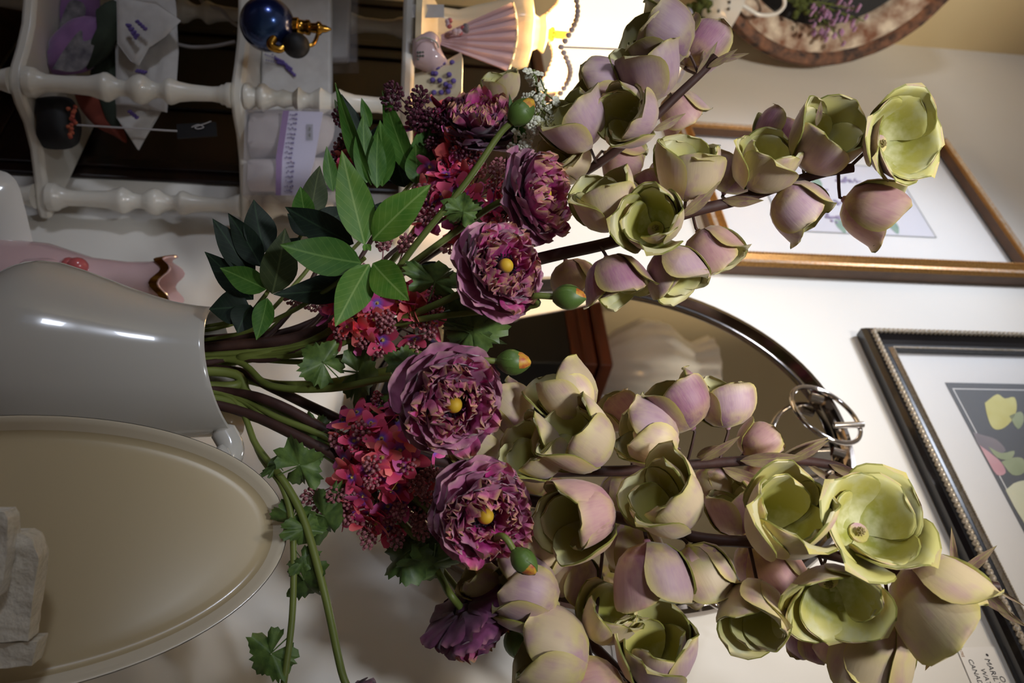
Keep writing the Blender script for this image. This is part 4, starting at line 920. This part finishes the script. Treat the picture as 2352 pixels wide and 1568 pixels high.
# ---------------------------------------------------------------- ranunculus heads
def ran_petal(m, seed, ruffle, wide=.62):
    rr = random.Random(seed); nu, nv = 11, 10; rows = []; ph = rr.uniform(0, 6)
    for j in range(nv):
        t = j/(nv-1); w = wide*(.35+.65*math.sin(PI*min(.5, t*.62)))*(1 if t < .6 else math.sqrt(max(.02, 1-((t-.6)/.44)**2.4)))
        row = []
        for i in range(nu):
            s = -1+2*i/(nu-1); y = t - .05*s*s*t + (ruffle*.25*math.sin(7*s+ph) if j == nv-1 else 0)
            row.append(V((s*w, y, .22*s*s*t*w + .16*t*t + ruffle*t*t*math.sin(6*s+ph) + .03*math.sin(3*s+5*t+ph))))
        rows.append(row)
    mb = MB(); mb.grid(rows); mb.grid([[p-V((0, 0, .018)) for p in r] for r in rows]); return mb.mesh('petal', m)
RO = {m: [ran_petal(m, k, .05) for k in range(4)] for m in ('ran_outer', 'ran_outer_dark')}
RI = [ran_petal('ran_inner', 10+k, .16, .46) for k in range(5)]
_b = MB().ball((0, 0, 0), 1, 20, 14); RBALL = _b.mesh('seed_head', 'ran_ball')
_s = MB(); _r = random.Random(3)
for k in range(46):
    a = 2*PI*k/46; q = _r.uniform(.16, .26); h = _r.uniform(.05, .20); _s.tube([V((.1*math.cos(a), .1*math.sin(a), 0)), V((q*math.cos(a), q*math.sin(a), h))], .008, 4); _s.ball(V((q*math.cos(a), q*math.sin(a), h)), .02, 5, 4)
RSTAM = _s.mesh('stamens', 'stamen_black')
_c = MB(); _c.lathe([(.001, -.30), (.10, -.28), (.22, -.15), (.30, 0), (.22, .12), (.001, .16)], 16); RCORE = _c.mesh('flower_head', 'ran_outer_dark')
def ranunculus(label, px, py, rpx, d, dxy, tilt, path, om='ran_outer', seed=0, buds=(), leaves=()):
    ax = img_dir(dxy[0], dxy[1], tilt); R = rpx*d/FPX; c = W(px, py, d); base = c-ax*(.22*R)
    B = Branch('ranunculus', label, 'flower', path+[base-ax*(.75*R), base-ax*(.25*R)], .0036, .0030, 'stem_green', 'mauve ranunculus in the pitcher'); rr = random.Random(seed)
    f = link('flower_head', RCORE, B.t, Matrix.Translation(base) @ frame_z(ax, rr.uniform(0, 6)).to_4x4() @ Matrix.Scale(R, 4))
    def put(me, ang, rad, h, elev, L, wf=1.0, nm='petal'):
        # petal frame: y outward and up by elev, z the inner face
        o = Matrix.Rotation(ang, 4, 'Z') @ Matrix.Translation((rad, 0, h)) @ Matrix.Rotation(-elev, 4, 'Y') @ Matrix.Rotation(-PI/2, 4, 'Z') @ Matrix.Rotation(rr.uniform(-.2, .2), 4, 'Y') @ Matrix.Diagonal((L*wf, L, L, 1)); link(nm, me, f, o)
    for ring, (n, rad, h, el, L) in enumerate(((7, .20, -.22, -.02, .84), (8, .22, -.14, .16, .80), (8, .24, -.05, .34, .74), (8, .26, .03, .55, .66), (8, .28, .08, .78, .56))):
        for k in range(n): put(rr.choice(RO[om]), 2*PI*(k+ring*.5)/n+rr.uniform(-.15, .15), rad, h, el+rr.uniform(-.12, .12), L*rr.uniform(.9, 1.08))
    for ring, (n, rad, h, el, L) in enumerate(((15, .48, .14, .72, .50), (14, .40, .17, .90, .50), (12, .32, .18, 1.05, .45), (10, .26, .16, 1.18, .36))):
        for k in range(n): put(rr.choice(RI), 2*PI*(k+ring*.5)/n+rr.uniform(-.25, .25), rad, h, el+rr.uniform(-.4, .4), L*rr.uniform(.7, 1.25), 1.0, 'inner_petal')
    link('stamens', RSTAM, f, Matrix.Translation((0, 0, .16)))
    link('seed_head', RBALL, f, Matrix.Translation((0, 0, .30)) @ Matrix.Diagonal((.155, .155, .18, 1)))
    for b_, e, w, roll in leaves: leaf(B.t, b_, e, w, roll, rr.choice(LO))
    B.done(); return B
N1 = [MOUTH(.0, .0), NECK(-.01, .0)]; N2 = [MOUTH(.01, -.01), NECK(.02, -.012)]
ranunculus('deep purple ranunculus below the pink porcelain fan', 1105, 272, 100, .735, (5, -45), 38, [MOUTH(-.01, .02), NECK(-.02, .02), (700, 800, .75), (900, 600, .77), (1040, 400, .77)], 'ran_outer_dark', 1)
ranunculus('mauve ranunculus facing up, seen from its layered side', 1238, 448, 116, .665, (60, -8), 24, [MOUTH(-.01, .0), NECK(-.015, .0), (720, 780, .70), (900, 640, .70), (1050, 530, .70)], 'ran_outer', 2, leaves=[((1020, 505, .69), (1112, 470, .68), 50, 30)])
ranunculus('mauve ranunculus with yellow heart directly below the dark spray stem', 1155, 615, 118, .62, (48, -25), 52, N1+[(700, 800, .69), (850, 760, .67), (1000, 700, .65)], 'ran_outer', 3, leaves=[((985, 690, .65), (1015, 600, .64), 75, 20), ((1010, 735, .66), (1168, 770, .655), 70, 25)])
ranunculus('large mauve ranunculus between the two red flower clusters', 1038, 925, 130, .595, (38, 22), 62, N1+[(620, 885, .68), (760, 892, .66), (900, 868, .65)], 'ran_outer', 4, leaves=[((925, 870, .62), (938, 790, .62), 50, 20), ((780, 870, .66), (700, 790, .655), 60, 20), ((780, 850, .67), (868, 860, .67), 95, 10), ((905, 900, .65), (900, 980, .65), 55, 30)])
ranunculus('mauve ranunculus beside the lower red flower cluster', 1110, 1180, 128, .595, (34, 10), 64, N2+[(640, 960, .67), (760, 1010, .66), (900, 1110, .66), (1000, 1170, .65)], 'ran_outer', 5, leaves=[((760, 985, .66), (690, 1010, .66), 60, 15), ((985, 1230, .65), (870, 1320, .66), 70, 20), ((1000, 1250, .65), (985, 1340, .66), 80, -20)])
ranunculus('dark purple ranunculus turned away and drooping toward the wall', 1085, 1430, 104, .63, (45, 70), -18, N2+[(640, 980, .67), (800, 1080, .66), (960, 1240, .66), (1010, 1320, .66)], 'ran_outer_dark', 6, leaves=[((940, 1240, .66), (1010, 1300, .66), 60, 10)])
ranunculus('purple ranunculus hanging low at the end of a long green stem', 812, 1610, 62, .60, (30, 60), 10, N2+[(590, 1025, .66), (655, 1110, .64), (700, 1200, .63), (745, 1360, .615), (775, 1500, .61)], 'ran_outer_dark', 7, leaves=[((640, 1090, .64), (740, 1045, .64), 70, 20), ((650, 1080, .645), (625, 1050, .645), 50, 0), ((690, 1150, .635), (655, 1230, .63), 60, 15), ((700, 1170, .635), (790, 1200, .64), 80, 30), ((695, 1180, .63), (705, 1250, .625), 60, -20)])
# green buds on their own stems
_p = MB(); rows = []
for j in range(8):
    t_ = j/7; w_ = .62*math.sin(PI*min(1, .12+t_*.80))**.8*(1-.25*t_); rows.append([V((.5*math.sin(PI*min(1, .10+t_*.86))**.75*math.cos(s*w_*1.9), .5*math.sin(PI*min(1, .10+t_*.86))**.75*math.sin(s*w_*1.9), t_*1.15)) for s in (-1, -.6, -.2, .2, .6, 1)])
_p.grid(rows); SEP = _p.mesh('sepal', 'sepal_green')
_p = MB().lathe([(.001, 0), (.26, .06), (.43, .3), (.46, .6), (.38, .95), (.22, 1.2), (.06, 1.30), (.001, 1.31)], 16); BUD = _p.mesh('bud', 'bud_yellow')
def bud(label, px, py, L, d, dxy, tilt, path, leaves=(), seed=0):
    ax = img_dir(dxy[0], dxy[1], tilt); S = L*d/FPX/1.31; c = W(px, py, d)-ax*(.6*S); rr = random.Random(seed)
    B = Branch('ranunculus_bud', label, 'flower bud', path+[c-ax*.015, c+ax*.002], .0030, .0026, 'stem_green', 'green buds in the pitcher')
    f = link('bud', BUD, B.t, Matrix.Translation(c) @ frame_z(ax, rr.uniform(0, 6)).to_4x4() @ Matrix.Scale(S, 4))
    for k in range(5): link('sepal', SEP, f, Matrix.Rotation(2*PI*k/5+rr.uniform(-.1, .1), 4, 'Z') @ Matrix.Diagonal((rr.uniform(1.0, 1.1), 1.04, rr.uniform(1.0, 1.16), 1)))
    for b_, e, w, roll in leaves: leaf(B.t, b_, e, w, roll, rr.choice(LO))
    B.done()
bud('green and yellow bud on the long straight stem over the laurel leaves', 1197, 258, 74, .64, (30, -30), 5, N1+[(760, 790, .68), (880, 660, .66), (960, 555, .65), (1070, 420, .645)], [((1020, 490, .645), (1110, 480, .645), 40, 20)], 1)
bud('green bud with a red speckled tip touching the mauve ranunculus', 1305, 682, 76, .61, (60, 2), 10, N1+[(720, 810, .68), (900, 745, .66), (1130, 712, .64), (1230, 700, .625)], (), 2)
bud('green bud with a yellow tip above the large ranunculus', 1178, 831, 78, .61, (60, 2), 10, N1+[(720, 830, .69), (900, 800, .68), (1050, 840, .66)], [((1030, 740, .66), (1130, 790, .66), 70, 20)], 3)
bud('green bud with red veined yellow tip below the ranunculus', 1203, 1288, 72, .575, (30, 28), 18, N2+[(760, 1020, .66), (950, 1140, .65), (1080, 1270, .64)], (), 4)
bud('shaded green bud beside the drooping ranunculus', 1185, 1476, 70, .64, (10, 30), 0, N2+[(760, 1030, .67), (950, 1230, .68), (1120, 1430, .67)], (), 5)
bud('green bud at the end of the long lowest stem', 640, 1640, 60, .60, (-10, 60), 0, N2+[(600, 1050, .66), (650, 1120, .64), (672, 1220, .63), (672, 1400, .615)], [((668, 1290, .625), (730, 1375, .62), 52, 40), ((680, 1265, .625), (712, 1310, .62), 45, 0), ((665, 1460, .61), (575, 1545, .60), 68, 15)], 6)
# ---------------------------------------------------------------- red lilac clusters
FLO = {}
for m in ('floret_crimson', 'floret_magenta', 'floret_coral'):
    for k in range(2):
        mb = MB(); rr = random.Random(k)
        for q in range(4):
            a = PI/2*q+rr.uniform(-.1, .1); rows = []
            for j in range(5):
                t_ = j/4; w_ = .34*math.sin(PI*min(.96, .12+.75*t_)); rows.append([V((t_*math.cos(a)-s*w_*math.sin(a), t_*math.sin(a)+s*w_*math.cos(a), .25*t_*t_-.05*abs(s)+(.1 if k else -.05)*t_)) for s in (-1, -.4, .4, 1)])
            mb.grid(rows)
        mb.ball((0, 0, .06), .07, 6, 4); mb.tube([V((0, 0, 0)), V((0, 0, -.7))], .035, 5); FLO[(m, k)] = mb.mesh('floret', m)
BER = {}
for m in ('berry', 'berry_dark'):
    for k in range(2):
        mb = MB(); rr = random.Random(20+k)
        for q in range(26):
            f = (q+.5)/26; a = q*2.4; z = 1.6*f; r_ = .55*math.sin(PI*(.12+.8*f))+.08; p = V((r_*math.cos(a), r_*math.sin(a), z)); mb.ball(p, rr.uniform(.13, .18), 6, 5); mb.tube([V((0, 0, z*.7)), p], .04, 4)
        mb.tube([V((0, 0, -.8)), V((0, 0, 1.4))], .06, 5); BER[(m, k)] = mb.mesh('bud_cluster', m)
def lilac(label, px, py, sx, sy, d, sd, nf, nb, path, seed, bm='berry', ext=()):
    rr = random.Random(seed); c = W(px, py, d); B = Branch('lilac_cluster', label, 'flower cluster', path+[W(px, py, d+.01)], .0028, .0020, 'stem_green', 'red lilac clusters in the pitcher'); B.mat = 'stem_dark'
    for k in range(nf+nb):
        isb = k >= nf; a = rr.uniform(0, 2*PI); q = math.sqrt(rr.random())*(1 if not isb else 1.05)
        x, y = q*math.cos(a), q*math.sin(a); dd = d - sd*math.sqrt(max(0, 1-q*q))*rr.uniform(.3, 1) + .004
        p = W(px+sx*x, py+sy*y, dd); n = (UPV*(x*1.0)+RGT*(y*1.0)-FWD*(1.15-q*.6)+V((rr.gauss(0, .35), rr.gauss(0, .35), rr.gauss(0, .35)))).normalized()
        if isb: link('bud_cluster', BER[(bm if rr.random() < .75 else 'berry', rr.randrange(2))], B.t, Matrix.Translation(p-n*.004) @ frame_z(n, rr.uniform(0, 6)).to_4x4() @ Matrix.Scale(rr.uniform(.0085, .0120)*d/.65, 4))
        else: link('floret', FLO[(rr.choice(('floret_crimson', 'floret_crimson', 'floret_magenta', 'floret_coral')), rr.randrange(2))], B.t, Matrix.Translation(p) @ frame_z(n, rr.uniform(0, 6)).to_4x4() @ Matrix.Scale(rr.uniform(.0120, .0165)*d/.65, 4))
        if rr.random() < .5: B.mb.tube([p-n*.004, p.lerp(W(px, py, d), .6)], .0008, 5)
    for ex, ey in ext: link('bud_cluster', BER[(bm, 0)], B.t, Matrix.Translation(W(ex, ey, d-.01)) @ frame_z(img_dir(ex-px, ey-py, 10)).to_4x4() @ Matrix.Scale(.010*d/.65, 4))
    B.done()
lilac('red lilac cluster under the bright laurel leaves', 868, 722, 138, 82, .675, .03, 48, 16, N1+[(650, 820, .69)], 1, 'berry', ((700, 690), (740, 700), (880, 575), (925, 580), (985, 680)))
lilac('large red lilac cluster hanging below the biggest ranunculus', 872, 1075, 138, 150, .66, .04, 66, 24, N2+[(640, 930, .68), (760, 1000, .67)], 2, 'berry', ((735, 1130), (760, 1150), (850, 1215), (955, 1200), (905, 1215)))
lilac('crimson lilac cluster behind the long bud stem', 1060, 478, 105, 85, .725, .03, 38, 12, N1+[(720, 760, .72), (900, 580, .73)], 3, 'berry', ((1120, 440), (1130, 400)))
lilac('lilac cluster with dark berries among the upper laurel leaves', 1020, 330, 85, 85, .75, .03, 22, 20, N1+[(720, 740, .73), (900, 480, .75)], 4, 'berry_dark', ((920, 225), (975, 240), (915, 250), (965, 262), (1030, 270)))
lilac('small lilac tuft peeping out between the upper laurel leaves', 815, 372, 28, 40, .755, .015, 8, 7, N1+[(680, 700, .73), (790, 480, .75)], 5, 'berry_dark', ((790, 290), (805, 345)))
# ---------------------------------------------------------------- laurel sprigs
def sprig(label, path, leaves, r=.0022):
    B = Branch('laurel_sprig', label, 'leafy sprig', path, r, r*.8, 'stem_green', 'laurel sprigs in the pitcher')
    for k, (b_, e, w, roll, m) in enumerate(leaves): leaf(B.t, b_, e, w, roll, LM[(m, k % 3)])
    B.done()
BR, MI, DK, OL = 'leaf_bright', 'leaf_mid', 'leaf_dark', 'leaf_olive'
sprig('bright green laurel rosette lit in front of the other leaves', [MOUTH(-.015, -.005), NECK(-.03, -.012), (640, 730, .665), (760, 660, .63), (838, 592, .615)],
      [((838, 562, .612), (785, 345, .60), 86, 12, BR), ((855, 552, .612), (990, 424, .605), 84, -20, BR), ((830, 604, .612), (643, 562, .60), 92, 14, MI), ((848, 606, .61), (770, 750, .605), 86, -15, BR), ((856, 604, .61), (940, 690, .605), 84, 18, BR), ((842, 560, .61), (836, 576, .605), 14, 0, BR), ((842, 560, .61), (852, 576, .605), 14, 0, BR),
       ((812, 560, .63), (655, 475, .625), 76, -15, DK), ((838, 648, .63), (628, 676, .63), 72, 20, DK), ((840, 540, .64), (846, 428, .64), 44, 10, DK), ((800, 545, .64), (715, 535, .65), 40, 0, OL)])
sprig('dark laurel sprig hanging over the lip of the pitcher', [MOUTH(-.02, -.005), NECK(-.042, -.012), (560, 735, .66), (600, 690, .645), (612, 675, .64)],
      [((612, 664, .636), (505, 615, .63), 62, -10, MI), ((625, 675, .64), (655, 524, .63), 84, 15, OL), ((614, 684, .636), (589, 781, .63), 50, 10, MI), ((582, 688, .65), (470, 578, .645), 62, -20, DK), ((580, 640, .655), (488, 502, .65), 66, 18, DK), ((600, 612, .65), (524, 489, .645), 62, -12, DK), ((608, 580, .66), (583, 458, .655), 76, 20, DK), ((574, 705, .65), (480, 710, .645), 80, 10, DK), ((576, 700, .645), (545, 765, .64), 66, -14, DK), ((640, 600, .66), (690, 545, .665), 60, 0, DK)])
sprig('olive laurel leaves beside the soap packet', [MOUTH(-.02, .01), NECK(-.04, .0), (600, 690, .70), (680, 560, .71), (712, 510, .71)],
      [((712, 505, .705), (735, 380, .70), 62, 18, OL), ((705, 512, .70), (690, 428, .695), 52, -15, MI), ((722, 520, .70), (810, 480, .71), 60, 0, DK), ((765, 440, .72), (750, 335, .72), 34, 10, MI), ((715, 540, .70), (660, 490, .70), 44, 0, DK)])
sprig('narrow laurel leaves standing before the white spindle', [MOUTH(-.01, .02), NECK(-.03, .02), (680, 650, .73), (790, 500, .74), (840, 430, .74)],
      [((842, 420, .735), (834, 262, .725), 56, 20, MI), ((852, 425, .735), (770, 190, .725), 36, -30, MI), ((866, 432, .735), (868, 300, .725), 44, 10, MI), ((878, 428, .735), (873, 276, .74), 66, -15, MI), ((800, 300, .75), (768, 228, .745), 26, 10, OL), ((838, 330, .75), (784, 216, .745), 40, 20, DK), ((850, 292, .75), (830, 224, .745), 26, 0, MI), ((868, 350, .755), (880, 280, .75), 60, 0, DK), ((860, 470, .74), (920, 520, .74), 55, 0, DK)])
sprig('glossy laurel leaves below the purple ranunculus', [MOUTH(-.005, .025), NECK(-.015, .025), (720, 660, .74), (860, 520, .75), (945, 420, .75)],
      [((952, 412, .745), (1004, 252, .735), 64, 14, MI), ((948, 405, .745), (878, 208, .74), 52, -22, MI), ((962, 425, .745), (955, 330, .73), 58, 10, MI), ((1015, 312, .755), (1102, 238, .75), 70, 20, MI), ((930, 515, .735), (1060, 398, .72), 30, 30, OL), ((985, 400, .755), (1040, 345, .755), 70, 0, DK), ((930, 430, .76), (905, 350, .76), 60, 0, DK), ((950, 300, .76), (1005, 255, .755), 30, 0, DK), ((900, 500, .74), (860, 480, .75), 60, 0, DK)])
# broad green leaves low in the bouquet, belonging to the ranunculus
sprig('broad olive strap leaves behind the mauve ranunculus', [MOUTH(.0, .02), NECK(-.005, .02), (720, 790, .72), (950, 745, .71), (1010, 735, .705)],
      [((1000, 740, .70), (1110, 660, .69), 70, 20, OL), ((1010, 735, .70), (1165, 790, .69), 40, 20, OL), ((1010, 560, .72), (1190, 480, .71), 50, 10, OL), ((1060, 745, .70), (1090, 800, .70), 46, 0, MI), ((1000, 600, .71), (985, 655, .70), 60, 0, DK)])
# extra bare stems in the mouth of the pitcher
for k, (p, lab) in enumerate((([(560, 820, .70), (700, 795, .70), (820, 740, .70)], 'pale green stem leaving the pitcher toward the laurel'), ([(570, 905, .70), (660, 950, .69), (760, 990, .68), (900, 1060, .68)], 'green stem leaving the pitcher under the dark spray stem'), ([(560, 870, .71), (640, 885, .71), (760, 880, .71), (900, 850, .70)], 'green stem leaving the middle of the pitcher'), ([(580, 955, .68), (680, 985, .675), (745, 1028, .67), (860, 1140, .67)], 'thick green stem bending toward the lower cluster'))):
    mb = MB().tube(catmull([MOUTH(.005*k, -.004*k), NECK(-.01+.012*k, .01-.008*k)]+[W(*q) for q in p], 7), .0045, 8); tag(mb.build('green_stem', 'stem_green'), lab, 'stem', 'bare green stems in the pitcher')
# ---------------------------------------------------------------- white sprig in front of the lamp
t = thing('white_flower_sprig', 'sprig of small white waxy flowers below the lamp shade', 'flower sprig', W(1150, 420, .73)); sm = MB(); rr = random.Random(15)
spine = catmull([W(*q) for q in ((1130, 470, .73), (1190, 360, .72), (1240, 260, .71), (1225, 160, .70))], 8); sm.tube(spine, .0018, 6)
spine2 = catmull([W(*q) for q in ((1190, 360, .72), (1215, 310, .70), (1240, 250, .69), (1255, 205, .69))], 8); sm.tube(spine2, .0014, 6)
_f = MB()
for q in range(5): a = 2*PI*q/5; _f.ball(V((.6*math.cos(a), .6*math.sin(a), .15)), (.42, .42, .18), 6, 4)
_f.ball((0, 0, .1), .25, 6, 4); _f.tube([V((0, 0, 0)), V((0, 0, -1.4))], .08, 5); WF = _f.mesh('white_floret', 'white_petal')
for k in range(46):
    p = rr.choice(spine[8:]+spine2); n = (-FWD*.8+UPV*rr.gauss(0, .6)+RGT*rr.gauss(0, .6)).normalized(); q = p+n*.008+UPV*rr.gauss(0, .006)+RGT*rr.gauss(0, .006); sm.tube([p, q], .0007, 5)
    link('white_floret', WF, t, Matrix.Translation(q) @ frame_z(n, rr.uniform(0, 6)).to_4x4() @ Matrix.Scale(rr.uniform(.0040, .0058), 4))
sm.build('stem', 'stem_green', t)
for b_, e, w in (((1180, 370, .72), (1205, 230, .71), 26), ((1190, 340, .73), (1170, 215, .72), 22), ((1200, 320, .72), (1215, 250, .72), 20)): leaf(t, b_, e, w, 20, LM[(MI, 0)])
